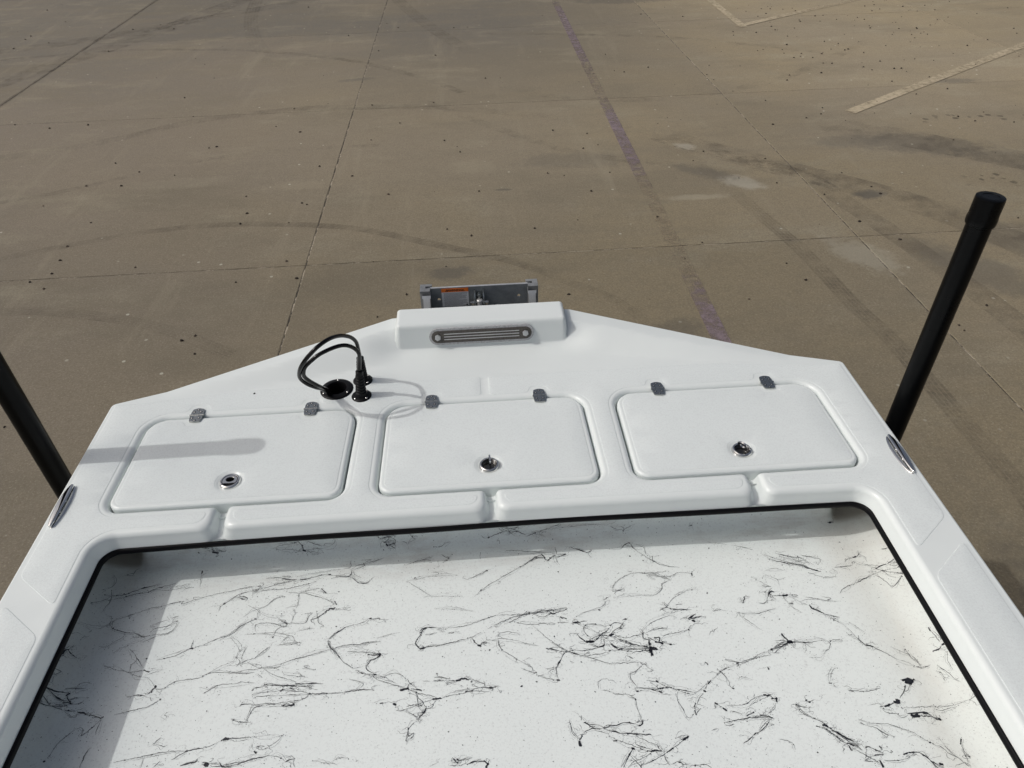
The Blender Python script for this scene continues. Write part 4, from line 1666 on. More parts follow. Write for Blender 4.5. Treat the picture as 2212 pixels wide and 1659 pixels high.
23 728 556 736 556 748 556
23 748 556 757 548 763 539
18 763 539 767 531 769 527
10 724 550 736 550 744 554
39 777 533 781 532
10 757 548 768 535 780 527
23 684 571 685 568
16 667 616 673 612
8 673 612 691 606 704 593 718 586
13 695 603 704 593 709 589
10 678 616 703 612 721 609 733 603 753 593 766 582 778 571
13 778 571 795 561 802 551 814 542 826 525
8 667 623 680 616
13 798 579 800 572
8 800 572 804 559 815 542
29 837 572 832 564
13 832 562 832 550 836 538
8 830 555 829 542 827 531
10 743 780 750 770 762 766
23 750 770 762 766
13 762 766 772 758 786 745 798 735
8 798 735 814 728 827 717
16 827 717 837 714
10 823 746 833 735 835 721 836 715
10 824 756 825 746 832 731 839 725
8 798 764 811 753 828 741
23 872 742 883 743
31 892 749 897 749
23 898 747 904 742 911 744
16 882 742 891 748
10 866 713 872 702 878 692 881 682 888 671
8 893 734 888 719 885 696
8 858 703 865 697 866 685 875 687
16 897 686 898 684
8 679 780 671 768 661 763
5 661 763 643 751 623 753"""
WALL_DATA = """13 -475 -115 -464 -122 -454 -117
21 -454 -117 -446 -130 -443 -140
31 -445 -140 -440 -141
8 -441 -140 -421 -139 -398 -138
10 -439 -117 -420 -126 -400 -135
8 -514 -132 -496 -126 -470 -123 -457 -118
8 -506 -134 -485 -135 -447 -140
5 -398 -138 -378 -134 -369 -126 -371 -116
8 -439 -142 -405 -147
26 -652 -133 -643 -135
16 -671 -120 -660 -121
13 -651 -122 -650 -132
10 -641 -120 -636 -130 -624 -131 -621 -124
16 -273 -114 -264 -125 -248 -120 -231 -118
16 -262 -131 -252 -136
36 -251 -139 -249 -141
13 -266 -129 -249 -122 -230 -129 -231 -137 -248 -140
10 -250 -140 -238 -143 -230 -148
10 -256 -112 -243 -125 -254 -134 -237 -133
13 -259 -117 -235 -116 -229 -124
13 -679 -118 -661 -122 -650 -119
21 -685 -130 -684 -132
29 -653 -132 -640 -134
13 -652 -118 -652 -131 -641 -137
18 -7 -137 12 -132 38 -124
23 -12 -139 -9 -138
13 13 -111 34 -118 56 -118 64 -123
10 15 -119 21 -124 34 -119 51 -125 62 -128
13 32 -128 42 -131 56 -130 77 -138
10 34 -115 38 -129 51 -138
13 41 -118 49 -122 60 -114
16 79 -141 97 -136 103 -135
13 103 -135 127 -128 160 -116
8 134 -131 165 -127 219 -124 274 -127
21 -190 -124 -189 -126
8 -198 -110 -190 -126 -182 -131 -194 -136 -203 -141
8 -141 -148 -123 -148 -114 -144 -101 -142
13 466 -142 475 -141 474 -142
18 308 -142 309 -143
8 308 -142 323 -135 335 -130
8 277 -131 290 -138 307 -141
18 801 -150 810 -150 807 -150
26 807 -150 807 -150
13 803 -150 813 -150"""
sv = []; sf = []
def ribbon(P, w0, place, taper=True, bead=0.6, smooth=True):
    """P: list of (x, y) in metres; w0 width in metres"""
    if len(P) > 2 and smooth: P = [(v.x, v.y) for v in catmull([(x, y, 0) for x, y in P], 3)]
    Q = [P[0]]; wx = wy = 0.0
    for a, b in zip(P[:-1], P[1:]):
        L_ = math.hypot(b[0] - a[0], b[1] - a[1]); n = max(1, int(L_ / 0.0026))
        for i in range(1, n + 1):
            t = i / n
            j_ = min(0.0005, L_ * 0.05) if i < n else 0
            wx = 0.72 * wx + rnd.gauss(0, .00042); wy = 0.72 * wy + rnd.gauss(0, .00042)
            Q.append((a[0] + (b[0] - a[0]) * t + rnd.gauss(0, j_) + wx, a[1] + (b[1] - a[1]) * t + rnd.gauss(0, j_) + wy))
    n = len(Q)
    if n < 2: return
    base = len(sv); ph = rnd.uniform(0, 9); wl = 1.0
    for i, p in enumerate(Q):
        a = Q[max(i - 1, 0)]; b = Q[min(i + 1, n - 1)]
        tx, ty = b[0] - a[0], b[1] - a[1]; l_ = math.hypot(tx, ty) + 1e-9; tx /= l_; ty /= l_
        wl = 0.6 * wl + 0.4 * rnd.uniform(1 - bead, 1 + bead)
        if rnd.random() < 0.05 * bead: wl *= 1.9
        e = min(i, n - 1 - i) / max(1.0, n * 0.3) if taper else 1.0
        ww = max(w0 * wl * (0.35 + 0.65 * min(1.0, e)), 0.00018) / 2
        sv.append(place(p[0] - ty * ww, p[1] + tx * ww)); sv.append(place(p[0] + ty * ww, p[1] - tx * ww))
    for i in range(n - 1):
        sf.append((base + 2 * i, base + 2 * i + 1, base + 2 * i + 3, base + 2 * i + 2))
def blob(x, y, r, place, e=1.0, ang=0.0):
    b = len(sv); n = 7
    for i in range(n):
        t = 6.2832 * i / n; q = r * rnd.uniform(0.75, 1.2)
        u, v = q * e * math.cos(t), q * math.sin(t)
        sv.append(place(x + u * math.cos(ang) - v * math.sin(ang), y + u * math.sin(ang) + v * math.cos(ang)))
    sf.append(tuple(range(b, b + n)))
def on_floor(x, y):
    z = float(floor_z(np.array(x), np.array(y)))
    q = (y - (WY - 0.04)) / 0.04
    if q > 0 and abs(x) < 0.79: z = -0.115 - 0.04 * math.sqrt(max(0.0, 1 - min(q, 0.99) ** 2)); y = min(y, WY - 0.0012)
    return (x, y, z + 0.0006)
def on_wall(x, z): return (x, WY - 0.0007 - 0.04 + 0.04 * math.cos(math.asin(min(1, max(0, (-0.115 - z) / 0.04)))), z)
def splat(data, place, yscale=1.0):
    for ln in data.split('\n'):
        v = [float(q) for q in ln.split()]
        w0 = v[0] * 1e-4; P = [(v[i] / 1000, v[i + 1] / 1000) for i in range(1, len(v), 2)]
        L_ = sum(math.hypot(b[0] - a[0], b[1] - a[1]) for a, b in zip(P[:-1], P[1:]))
        if place is on_floor and any(abs(p[0]) > 0.93 or p[1] > 1.09 for p in P): continue
        fat = L_ < 0.02 and w0 > 0.0016
        ribbon(P, w0 * (0.95 if w0 > 0.0016 else 0.72), place, taper=not fat, bead=0.9)
        if fat:
            blob(P[0][0], P[0][1], w0 * 0.55, place); blob(P[-1][0], P[-1][1], w0 * 0.5, place)
        for k_ in range(int(L_ / 0.02)):            # beads of paint on the thread
            i = rnd.randrange(len(P) - 1); t = rnd.choice((0, rnd.random()))
            blob(P[i][0] + (P[i + 1][0] - P[i][0]) * t, P[i][1] + (P[i + 1][1] - P[i][1]) * t, min(0.0016, max(0.0006, w0 * rnd.uniform(0.5, 1.1))), place, rnd.uniform(1, 1.8), rnd.gauss(0, .6))
        for k_ in range(2 if w0 > 0.0012 and L_ > 0.01 else (1 if rnd.random() < 0.4 else 0)):            # small wiry tangles at the nodes
            i = rnd.randrange(len(P)); x, y = P[i]; a = rnd.uniform(0, 6.28); T_ = [(x, y)]
            for q in range(rnd.randint(3, 7)):
                a += rnd.gauss(0, 1.1); x += 0.0045 * math.cos(a) * 1.3; y += 0.0032 * math.sin(a); T_.append((x, y))
            ribbon(T_, rnd.uniform(0.0002, 0.0005), place, bead=0.8)
        # spun filaments beside the main thread
        for k_ in range(1):
            off = rnd.uniform(0.002, 0.008) * rnd.choice((-1, 1)); off2 = rnd.uniform(-0.004, 0.004)
            i0 = rnd.uniform(0, 0.4); i1 = rnd.uniform(0.6, 1.0)
            n = len(P); R_ = [(p[0] + off2 + rnd.gauss(0, .0012), p[1] + off * math.sin(math.pi * i / max(1, n - 1)) + rnd.gauss(0, .0008)) for i, p in enumerate(P)]
            ribbon(R_, rnd.uniform(0.00016, 0.0003), place, bead=0.8)
        for k_ in range(int(L_ / 0.018) + 1):       # side hairs
            i = rnd.randrange(len(P) - 1); t = rnd.random()
            x = P[i][0] + (P[i + 1][0] - P[i][0]) * t; y = P[i][1] + (P[i + 1][1] - P[i][1]) * t
            a = rnd.uniform(0, 6.28); h_ = rnd.uniform(0.003, 0.014)
            hx = x + h_ * math.cos(a) * 1.4; hy = y + h_ * math.sin(a) * 0.8
            if rnd.random() < 0.4: ribbon([(x, y), ((x + hx) / 2 + rnd.gauss(0, .002), (y + hy) / 2 + rnd.gauss(0, .002)), (hx, hy)], 0.00024, place)
        for k_ in range(int(L_ / 0.006)):           # specks thrown off beside it
            i = rnd.randrange(len(P) - 1); t = rnd.random()
            x = P[i][0] + (P[i + 1][0] - P[i][0]) * t + rnd.gauss(0, 0.012); y = P[i][1] + (P[i + 1][1] - P[i][1]) * t + rnd.gauss(0, 0.008)
            blob(x, y, rnd.uniform(0.00022, 0.00055), place, rnd.uniform(1, 2.2), rnd.gauss(0, .4))
splat(FLOOR_DATA, on_floor)
for k_ in range(3200):
    x = rnd.uniform(-0.9, 0.9); y = rnd.uniform(0.3, 1.07)
    r_ = rnd.choice((0.0003, 0.0003, 0.0003, 0.0004, 0.0005, 0.0007))
    blob(x, y, r_, on_floor, rnd.uniform(1.0, 2.2), rnd.gauss(0, 0.5))
for k_ in range(70):
    blob(rnd.uniform(-0.85, 0.85), rnd.uniform(0.3, 1.05), rnd.uniform(0.0010, 0.0018), on_floor, rnd.uniform(1.0, 1.8), rnd.gauss(0, 0.5))
# same finish carried on towards the bow
for k_ in range(90):
    x = rnd.uniform(-0.8, 0.8); y = rnd.uniform(-1.9, 0.5); a = rnd.uniform(-1, 1)
    P = [(x, y)]
    for q in range(rnd.randint(2, 5)):
        a += rnd.gauss(0, 0.5); x = min(0.85, max(-0.85, x + 0.05 * math.cos(a))); y += 0.04 * math.sin(a); P.append((x, min(y, 0.55)))
    ribbon(P, rnd.uniform(0.0006, 0.002), on_floor)
me = bpy.data.meshes.new('paint_splatter'); me.from_pydata(sv, [], sf)
o = link('paint_splatter', me, M_splat, floor); o['kind'] = 'stuff'
sv = []; sf = []
splat(WALL_DATA, on_wall)
for k_ in range(260):
    blob(rnd.uniform(-0.68, 0.68), rnd.uniform(-0.15, -0.05), rnd.choice((0.0003, 0.0004, 0.0005, 0.0008)), on_wall, rnd.uniform(1, 2), rnd.gauss(0, .5))
me = bpy.data.meshes.new('paint_splatter'); me.from_pydata(sv, [], sf)
o = link('paint_splatter', me, M_splat, bulk); o['kind'] = 'stuff'

# ------------------------------------------------------------------ hatch lids with hinges and latches
def lid_fns(i):
    poly = lidpoly[i]; lx, ly = LATCH[i]
    def sd(X, Y): return sd_poly(X, Y, poly)
    def rad(X, Y): return np.hypot(X - lx, Y - ly)
    def ns(X, Y):
        n = -(sd(X, Y) + 0.0125)
        n = smin(n, rad(X, Y) - 0.0335, 0.004)
        for hx in HINGES[i]:
            n = smin(n, sd_box(X, Y, hx - 0.019, hx + 0.019, 1.412, 1.50, 0.006) - 0.004, 0.02)
        return n
    def h(X, Y):
        s = sd(X, Y); r_ = 0.0085
        t = np.clip(s + r_, 0, r_)
        z = -(r_ - np.sqrt(np.maximum(r_ * r_ - t * t * 0.97, 0)))
        z = np.where(s > 0, -r_ * 0.83 - s * 30, z)
        z = np.maximum(z, -0.036)
        z = z + 0.0008 * sstep(0, 0.0012, ns(X, Y)) - 0.0035 * sstep(0.0325, 0.0235, rad(X, Y))
        return z + 0.0005
    return sd, rad, ns, h

def add_hinge(hx, parent):
    hy = 1.4445
    bm = bmesh.new()
    z0, z1 = 0.0012, 0.0046
    def leaf(s):
        pts = [(-0.0160, 0.0034), (-0.0157, 0.012), (-0.0142, 0.0215), (-0.0132, 0.0235), (-0.010, 0.0250), (-0.004, 0.0262), (0.0, 0.0264), (0.004, 0.0262), (0.010, 0.0250), (0.0132, 0.0235), (0.0142, 0.0215), (0.0157, 0.012), (0.0160, 0.0034)]
        pts = [(hx + x, hy + s * y) for x, y in pts]
        prism(bm, pts if s < 0 else pts[::-1], z0, z1, bevel=0.0008)
        # tongues wrapping the pin
        for x0_, x1_ in (((-0.0165, -0.006), (0.0065, 0.0165)) if s > 0 else ((-0.0050, 0.0055),)):
            box(bm, (hx + (x0_ + x1_) / 2, hy + s * 0.0022, 0.0034), (x1_ - x0_, 0.0040, 0.0026), 0.0004)
        for (sx_, sy_) in ((-0.0085, 0.0115), (0.0085, 0.0115), (0.0, 0.0205)):
            M_ = Matrix.Identity(3)
            lathe(bm, [(0.0024, z1 + 0.0001), (0.0020, z1 + 0.0009), (0.0010, z1 + 0.0014), (0, z1 + 0.0015)], (hx + sx_, hy + s * sy_, 0), 12, mat=1)
            lathe(bm, [(0.0037, z1 + 0.0003), (0.0024, z1 + 0.0002)], (hx + sx_, hy + s * sy_, 0), 14, mat=2)
    leaf(1); leaf(-1)
    for (x0_, x1_) in ((-0.0175, -0.0064), (-0.0056, 0.0060), (0.0068, 0.0175)):
        cyl(bm, (hx + x0_, hy, 0.0030), (hx + x1_, hy, 0.0030), 0.0031, seg=16)
    box(bm, (hx, hy, 0.0002), (0.030, 0.012, 0.002), mat=2)
    return obj('hinge', bm, [M_steel, M_screw, M_dark], parent)

def add_latch(i, parent):
    lx, ly = LATCH[i]
    bm = bmesh.new()
    lathe(bm, [(0.0250, -0.0032), (0.0246, -0.0020), (0.0222, 0.0026), (0.0205, 0.0036), (0.0186, 0.0036), (0.0178, 0.0026), (0.0176, -0.006)], (lx, ly, 0), 56)
    obj('latch_bezel', bm, M_chrome, parent, angle=28)
    bm = bmesh.new()
    lathe(bm, [(0.0177, -0.006), (0.014, -0.0062), (0.0135, -0.009), (0.0, -0.009)], (lx, ly, 0), 40)
    box(bm, (lx, ly - 0.0125, -0.0035), (0.009, 0.006, 0.005), 0.001)
    for q in (-1, 1): box(bm, (lx + q * 0.0055, ly - 0.0125, -0.0022), (0.0016, 0.007, 0.006), 0.0004)
    obj('latch_cup', bm, M_dark, parent)
    # pull ring: D shape with a round finger hole
    bm = bmesh.new()
    R_ = 0.0166; n = 44; outer = []; inner = []
    for q in range(n):
        t = 2 * math.pi * q / n - math.pi / 2
        x, y = R_ * math.cos(t), R_ * math.sin(t)
        if y < -0.0085: y = -0.0085; x = max(-0.0135, min(0.0135, x))
        outer.append((x, y))
        rx, ry = 0.0098, 0.0074
        inner.append((rx * math.cos(t), 0.0030 + ry * math.sin(t)))
    th = 0.0038
    V = [[bm.verts.new((x, y, z)) for x, y in ps] for z in (0, th) for ps in (outer, inner)]
    ol, il, oh, ih = V
    for q in range(n):
        r_ = (q + 1) % n
        bm.faces.new((oh[q], oh[r_], ih[r_], ih[q])); bm.faces.new((ol[r_], ol[q], il[q], il[r_]))
        bm.faces.new((ol[q], ol[r_], oh[r_], oh[q])); bm.faces.new((il[r_], il[q], ih[q], ih[r_]))
    bmesh.ops.recalc_face_normals(bm, faces=bm.faces[:])
    es = [e for e in bm.edges if e.calc_face_angle(0) > 1.0]
    bmesh.ops.bevel(bm, geom=es, offset=0.0007, segments=2, affect='EDGES')
    if i == 0: Mx = Matrix.Translation((lx, ly, -0.0005))
    elif i == 1: Mx = Matrix.Translation((lx, ly - 0.003, 0.0085)) @ Euler((math.radians(12), 0, math.radians(4))).to_matrix().to_4x4() @ Matrix.Rotation(math.radians(90), 4, 'Y') @ Matrix.Translation((-0.006, 0, 0))
    else: Mx = Matrix.Translation((lx + 0.002, ly - 0.001, 0.0095)) @ Matrix.Rotation(math.radians(40), 4, 'Z') @ Matrix.Rotation(math.radians(62), 4, 'Y') @ Matrix.Translation((-0.004, 0, 0))
    bm.transform(Mx)
    return obj('pull_ring', bm, M_chrome, parent)

for i in range(3):
    sd, rad, ns, h = lid_fns(i)
    xs_ = [p[0] for p in LIDS[i]]
    ext = [(x, y) for x in np.arange(min(xs_) + .03, max(xs_) - .02, .06) for y in (1.2, 1.28, 1.36)]
    lid = relief('hatch_lid', [(sd, [-0.0092, -0.0078, -0.0058, -0.0038, -0.0022, -0.0010, -0.0003, 0.0001, 0.0010]), (ns, [-0.0002, 0.0006, 0.0014]), (rad, [0.0335, 0.031, 0.029, 0.0265, 0.0235, 0.0185])],
                 (min(xs_) - .01, max(xs_) + .01, 1.128, 1.449), h, lambda X, Y, sd=sd, rad=rad: (sd(X, Y) < 0.0010) & (rad(X, Y) > 0.0184), lambda X, Y, ns=ns: ns(X, Y) > 0, [M_gel, M_non], boat, ext)
    lid['label'] = ['left stern hatch lid, pull ring lying flat', 'middle stern hatch lid, pull ring standing edge on', 'right stern hatch lid, pull ring raised and turned'][i]
    for hx in HINGES[i]: add_hinge(hx, lid)
    add_latch(i, lid)

# ------------------------------------------------------------------ cleats
def cleat(cx_, parent, lean):
    cy_ = 1.1555; L_ = 0.0635
    bm = bmesh.new()
    def oval(u, wmax, p=0.62): return wmax * max(0.0, (1 - abs(u) ** 2.1)) ** p
    n = 28; m_ = 12
    # base plate: low dome
    rows = []
    for i in range(n + 1):
        u = math.sin((-1 + 2 * i / n) * math.pi / 2)
        wy = oval(u, 0.0135) + 0.0004; hz = 0.0042 * (1 - u * u) ** 0.5 + 0.0006
        rows.append([bm.verts.new((cx_ + wy * math.cos(a), cy_ + u * L_, hz * math.sin(a))) for a in np.linspace(0, math.pi, m_)])
    for a, b in zip(rows[:-1], rows[1:]):
        for k_ in range(m_ - 1): bm.faces.new((a[k_], a[k_ + 1], b[k_ + 1], b[k_]))
    base_ = obj('cleat_base', bm, M_chrome, parent, angle=60)
    # flat-topped bar, narrower, raised, scooped underneath at the middle
    bm = bmesh.new(); rows = []
    for i in range(n + 1):
        u = math.sin((-1 + 2 * i / n) * math.pi / 2) * 0.97
        wy = oval(u, 0.0078, 0.5) + 0.0008
        top_ = 0.0135 - 0.0050 * u * u; bot = 0.0085 - 0.0075 * abs(u) ** 3
        sec = [(-wy * .7, bot), (-wy, (bot + top_) / 2), (-wy * .86, top_ - 0.0008), (-wy * .6, top_), (wy * .6, top_), (wy * .86, top_ - 0.0008), (wy, (bot + top_) / 2), (wy * .7, bot)]
        rows.append([bm.verts.new((cx_ + lean + a, cy_ + u * L_, b)) for a, b in sec])
    for a, b in zip(rows[:-1], rows[1:]):
        for k_ in range(8): bm.faces.new((a[k_], a[(k_ + 1) % 8], b[(k_ + 1) % 8], b[k_]))
    bm.faces.new(rows[0]); bm.faces.new(rows[-1][::-1])
    for q in (-0.016, 0.016): cyl(bm, (cx_ + lean, cy_ + q, 0.002), (cx_ + lean, cy_ + q, 0.010), 0.0045, seg=14)
    obj('cleat_bar', bm, M_chrome, base_, angle=50)
    base_['label'] = 'polished low cleat on the %s side deck' % ('left' if cx_ < 0 else 'right')
cleat(-0.9595, boat, -0.0015); cleat(0.961, boat, 0.0015)

# ------------------------------------------------------------------ rigging fittings and hoses
def flange(x, y, r, hole, name, nscrew, parent, a0=0.0):
    bm = bmesh.new()
    lathe(bm, [(r, 0.0), (r, 0.0020), (r - 0.0015, 0.0038), (r - 0.004, 0.0046), (hole + 0.003, 0.0066), (hole + 0.001, 0.0062), (hole, 0.0045), (hole, -0.03), (0, -0.03)], (x, y, 0), 48)
    for k_ in range(nscrew):
        a = a0 + 2 * math.pi * k_ / nscrew; rr = (r + hole) / 2 + 0.001
        lathe(bm, [(0.0030, 0.0050), (0.0030, 0.0062), (0.0018, 0.0072), (0, 0.0074)], (x + rr * math.cos(a), y + rr * math.sin(a), 0), 14, mat=1)
        box(bm, (x + rr * math.cos(a), y + rr * math.sin(a), 0.0073), (0.0030, 0.0007, 0.0006), mat=0)
        box(bm, (x + rr * math.cos(a), y + rr * math.sin(a), 0.0073), (0.0007, 0.0030, 0.0006), mat=0)
    return obj(name, bm, [M_flange, M_screw], parent)
flange(-0.394, 1.521, 0.0435, 0.0265, 'rigging_grommet', 3, boat, math.radians(90))
def boot(x, y, dx, dy, hgt, parent):
    b_ = flange(x, y, 0.0262, 0.013, 'cable_boot', 4, parent, math.radians(45))
    bm = bmesh.new(); prof = [(0.0165, 0.004), (0.0150, 0.010)]
    n = 7
    for k_ in range(n):
        z = 0.013 + (hgt - 0.022) * k_ / n; r_ = 0.0145 - 0.0042 * k_ / n; dz = (hgt - 0.022) / n
        prof += [(r_, z), (r_, z + dz * 0.42), (r_ - 0.0022, z + dz * 0.55), (r_ - 0.0022, z + dz * 0.90)]
    prof += [(0.0098, hgt - 0.016), (0.0096, hgt), (0.0080, hgt + 0.001), (0.0, hgt + 0.001)]
    lathe(bm, prof, (x, y, 0), 26)
    for v in bm.verts:
        t = (v.co.z / hgt) ** 1.3 if v.co.z > 0 else 0
        v.co.x += dx * t; v.co.y += dy * t
    obj('ribbed_sleeve', bm, M_flange, b_, angle=25)
boot(-0.325, 1.488, 0.006, 0.0, 0.083, boat)
boot(-0.328, 1.554, 0.006, -0.010, 0.085, boat)
H1 = [(-0.322, 1.488, 0.04), (-0.319, 1.488, 0.08), (-0.312, 1.480, 0.12), (-0.307, 1.468, 0.152), (-0.313, 1.462, 0.172), (-0.326, 1.454, 0.188), (-0.341, 1.445, 0.196), (-0.362, 1.429, 0.200), (-0.389, 1.415, 0.195), (-0.408, 1.408, 0.184), (-0.425, 1.406, 0.169), (-0.434, 1.409, 0.152), (-0.438, 1.417, 0.130), (-0.431, 1.429, 0.105), (-0.420, 1.448, 0.075), (-0.413, 1.474, 0.044), (-0.407, 1.497, 0.015), (-0.402, 1.512, -0.025)]
H2 = [(-0.325, 1.550, 0.04), (-0.322, 1.544, 0.085), (-0.321, 1.537, 0.117), (-0.320, 1.524, 0.148), (-0.325, 1.510, 0.171), (-0.334, 1.493, 0.190), (-0.347, 1.468, 0.209), (-0.363, 1.434, 0.225), (-0.383, 1.407, 0.226), (-0.402, 1.395, 0.214), (-0.421, 1.392, 0.194), (-0.438, 1.400, 0.166), (-0.449, 1.416, 0.135), (-0.451, 1.430, 0.110), (-0.441, 1.438, 0.089), (-0.428, 1.455, 0.064), (-0.417, 1.483, 0.031), (-0.401, 1.508, -0.025)]
for P_, lab in ((H2, 'black hose looping highest from the rear cable boot into the round grommet'), (H1, 'black hose making the lower loop from the front cable boot into the grommet')):
    bm = bmesh.new(); tube(bm, catmull(P_, 8), 0.0050, seg=16)
    o = obj('hose', bm, M_hose, None, angle=80)
    tag(o, lab, 'hose', 'black rigging hoses')
# small drain hole in the splash well
bm = bmesh.new(); lathe(bm, [(0.0030, 0.0009), (0.0026, 0.0018), (0, 0.0018)], (-0.612, 1.524, 0.0), 12); obj('deck_plug', bm, M_black, boat)

# ------------------------------------------------------------------ backing plate on the mounting block
bp_ = bmesh.new()
tilt = Matrix.Rotation(math.radians(90 - 14.0), 3, 'X')
def stadium(hl, r, n=14):
    out = []
    for k_ in range(n + 1):
        t = -math.pi / 2 + math.pi * k_ / n; out.append((hl + r * math.cos(t), r * math.sin(t)))
    for k_ in range(n + 1):
        t = math.pi / 2 + math.pi * k_ / n; out.append((-hl + r * math.cos(t), r * math.sin(t)))
    return out
PC = (0.0, 1.6825, 0.0420)
prism(bp_, stadium(0.1235, 0.0245), -0.002, 0.0042, M=tilt, c=PC, bevel=0.0008)
plate = obj('backing_plate', bp_, M_backing, boat)
plate['label'] = 'grooved metal backing plate with two hex bolts'
bm = bmesh.new()
prism(bm, stadium(0.1235, 0.0178), 0.0040, 0.0060, M=tilt, c=PC, bevel=0.0004)
obj('plate_insert', bm, M_bronze, plate)
for yy in (-0.0080, 0.0, 0.0080):
    bm = bmesh.new(); prism(bm, [(-0.106, yy - 0.0010), (0.106, yy - 0.0010), (0.106, yy + 0.0010), (-0.106, yy + 0.0010)], 0.0056, 0.0066, M=tilt, c=PC)
    obj('rib', bm, M_alu, plate, smooth=False)
for s_ in (-1, 1):
    bm = bmesh.new()
    vs_ = lathe(bm, [(0.0145, 0.0058), (0.0140, 0.0064), (0.012, 0.0066), (0.0115, 0.0064), (0, 0.0064)], (0, 0, 0), 32, mat=1)
    hexa = [(0.0088 * math.cos(math.radians(30 + 60 * q + 8 * s_)), 0.0088 * math.sin(math.radians(30 + 60 * q + 8 * s_))) for q in range(6)]
    prism(bm, hexa, 0.0070, 0.0135, bevel=0.0008)
    for v in bm.verts: v.co = tilt @ (v.co + Vector((s_ * 0.1235, 0, 0))) + Vector(PC)
    obj('hex_bolt', bm, [M_alu, M_bronze], plate)

# ------------------------------------------------------------------ jack plate behind the transom
JY = 1.925
jack = empty('jack_plate', (0, JY, 0.0))
tag(jack, 'grey metal outboard jack plate with orange warning label behind the mounting block', 'jack plate')
def J(name, bm, m_, parent=None, **k_):
    for v in bm.verts: v.co.y -= JY
    return obj(name, bm, m_, parent or jack, **k_)
TZ = 0.053
bm = bmesh.new(); 
# main plate built as strips around two bolt holes
def plate_with_holes(bm, x0, x1, z0, z1, y0, y1, holes):
    xs_ = sorted({x0, x1} | {h_[0] + q * h_[2] for h_ in holes for q in (-1, 1)})
    outer_pts = [(x0, z0), (x1, z0), (x1, z1), (x0, z1)]
    pts = [Vector(p) for p in outer_pts]; ed = [(0, 1), (1, 2), (2, 3), (3, 0)]
    for (hx, hz, r_) in holes:
        b = len(pts); n = 20
        pts += [Vector((hx + r_ * math.cos(6.28319 * q / n), hz + r_ * math.sin(6.28319 * q / n))) for q in range(n)]
        ed += [(b + q, b + (q + 1) % n) for q in range(n)]
    V, E, F_, *_ = delaunay_2d_cdt(pts, ed, [], 0, 1e-6)
    fr = [bm.verts.new((v.x, y0, v.y)) for v in V]; bk = [bm.verts.new((v.x, y1, v.y)) for v in V]
    for f in F_:
        c_ = sum((V[i] for i in f), Vector((0, 0))) / 3
        if any((c_ - Vector((h_[0], h_[1]))).length < h_[2] * 0.98 for h_ in holes): continue
        bm.faces.new([fr[i] for i in f]); bm.faces.new([bk[i] for i in f][::-1])
    for a, b in ed: bm.faces.new((fr[a], fr[b], bk[b], bk[a]))
plate_with_holes(bm, -0.158, 0.158, -0.20, TZ, JY, JY + 0.007, [(-0.1255, 0.012, 0.0055), (0.1225, 0.012, 0.0055), (-0.1255, -0.10, 0.0055), (0.1225, -0.10, 0.0055)])
mp_ = J('mounting_plate', bm, M_alud, smooth=False)
bm = bmesh.new(); box(bm, (0, JY + 0.0035, TZ + 0.0006), (0.30, 0.0072, 0.0012)); J('plate_edge', bm, M_alu, smooth=False)
for s_ in (-1, 1):
    bm = bmesh.new()
    # slide rail with a notch that grips the plate
    rail = [(0.150, -0.020), (0.181, -0.020), (0.181, 0.022), (0.145, 0.022), (0.145, 0.009), (0.165, 0.009), (0.165, -0.003), (0.150, -0.003)]
    rail = [(s_ * x, JY + y) for x, y in rail]
    if s_ < 0: rail = rail[::-1]
    prism(bm, rail, -0.20, TZ + 0.004, bevel=0.0006)
    J('slide_rail', bm, M_rail, angle=20)
    bm = bmesh.new()
    # swept bracket arm in front of the rail
    for q in range(14):
        t0, t1 = q / 14, (q + 1) / 14
        f_ = lambda t: (JY - 0.020 - 0.010 - 0.020 * math.sin(t * math.pi * 0.9) - 0.05 * max(0, t - 0.55), TZ - 0.006 - 0.115 * t)
        (ya, za), (yb, zb) = f_(t0), f_(t1)
        w0_ = 0.021 if q else 0.026
        vsq = [bm.verts.new((s_ * 0.1615 + a * w0_ / 2, y, z)) for (y, z) in ((ya, za), (yb, zb)) for a in (-1, 1)]
        vsb = [bm.verts.new((v.co.x, v.co.y + 0.022, v.co.z)) for v in vsq]
        bm.faces.new((vsq[0], vsq[1], vsq[3], vsq[2])); bm.faces.new((vsb[0], vsb[1], vsb[3], vsb[2]))
        bm.faces.new((vsq[0], vsq[2], vsb[2], vsb[0])); bm.faces.new((vsq[1], vsq[3], vsb[3], vsb[1]))
    bmesh.ops.remove_doubles(bm, verts=bm.verts[:], dist=0.0004)
    J('bracket_arm', bm, M_alu)
    bm = bmesh.new()
    box(bm, (s_ * 0.166, (1.79 + JY - 0.02) / 2 + 0.01, -0.13), (0.010, JY - 0.02 - 1.79, 0.18), 0.002)
    J('side_plate', bm, M_alud)
    bm = bmesh.new()
    lathe(bm, [(0.006, 0), (0.006, 0.005), (0.004, 0.008), (0, 0.009)], (0, 0, 0), 14, M=Matrix.Rotation(math.radians(60), 3, 'X'))
    for v in bm.verts: v.co += Vector((s_ * 0.1735, JY - 0.026, -0.012))
    J('rail_bolt', bm, M_screw)
# inner transom plate, down behind the block
bm = bmesh.new(); box(bm, (0, 1.797, -0.14), (0.34, 0.012, 0.24), 0.002); J('transom_plate', bm, M_alud)
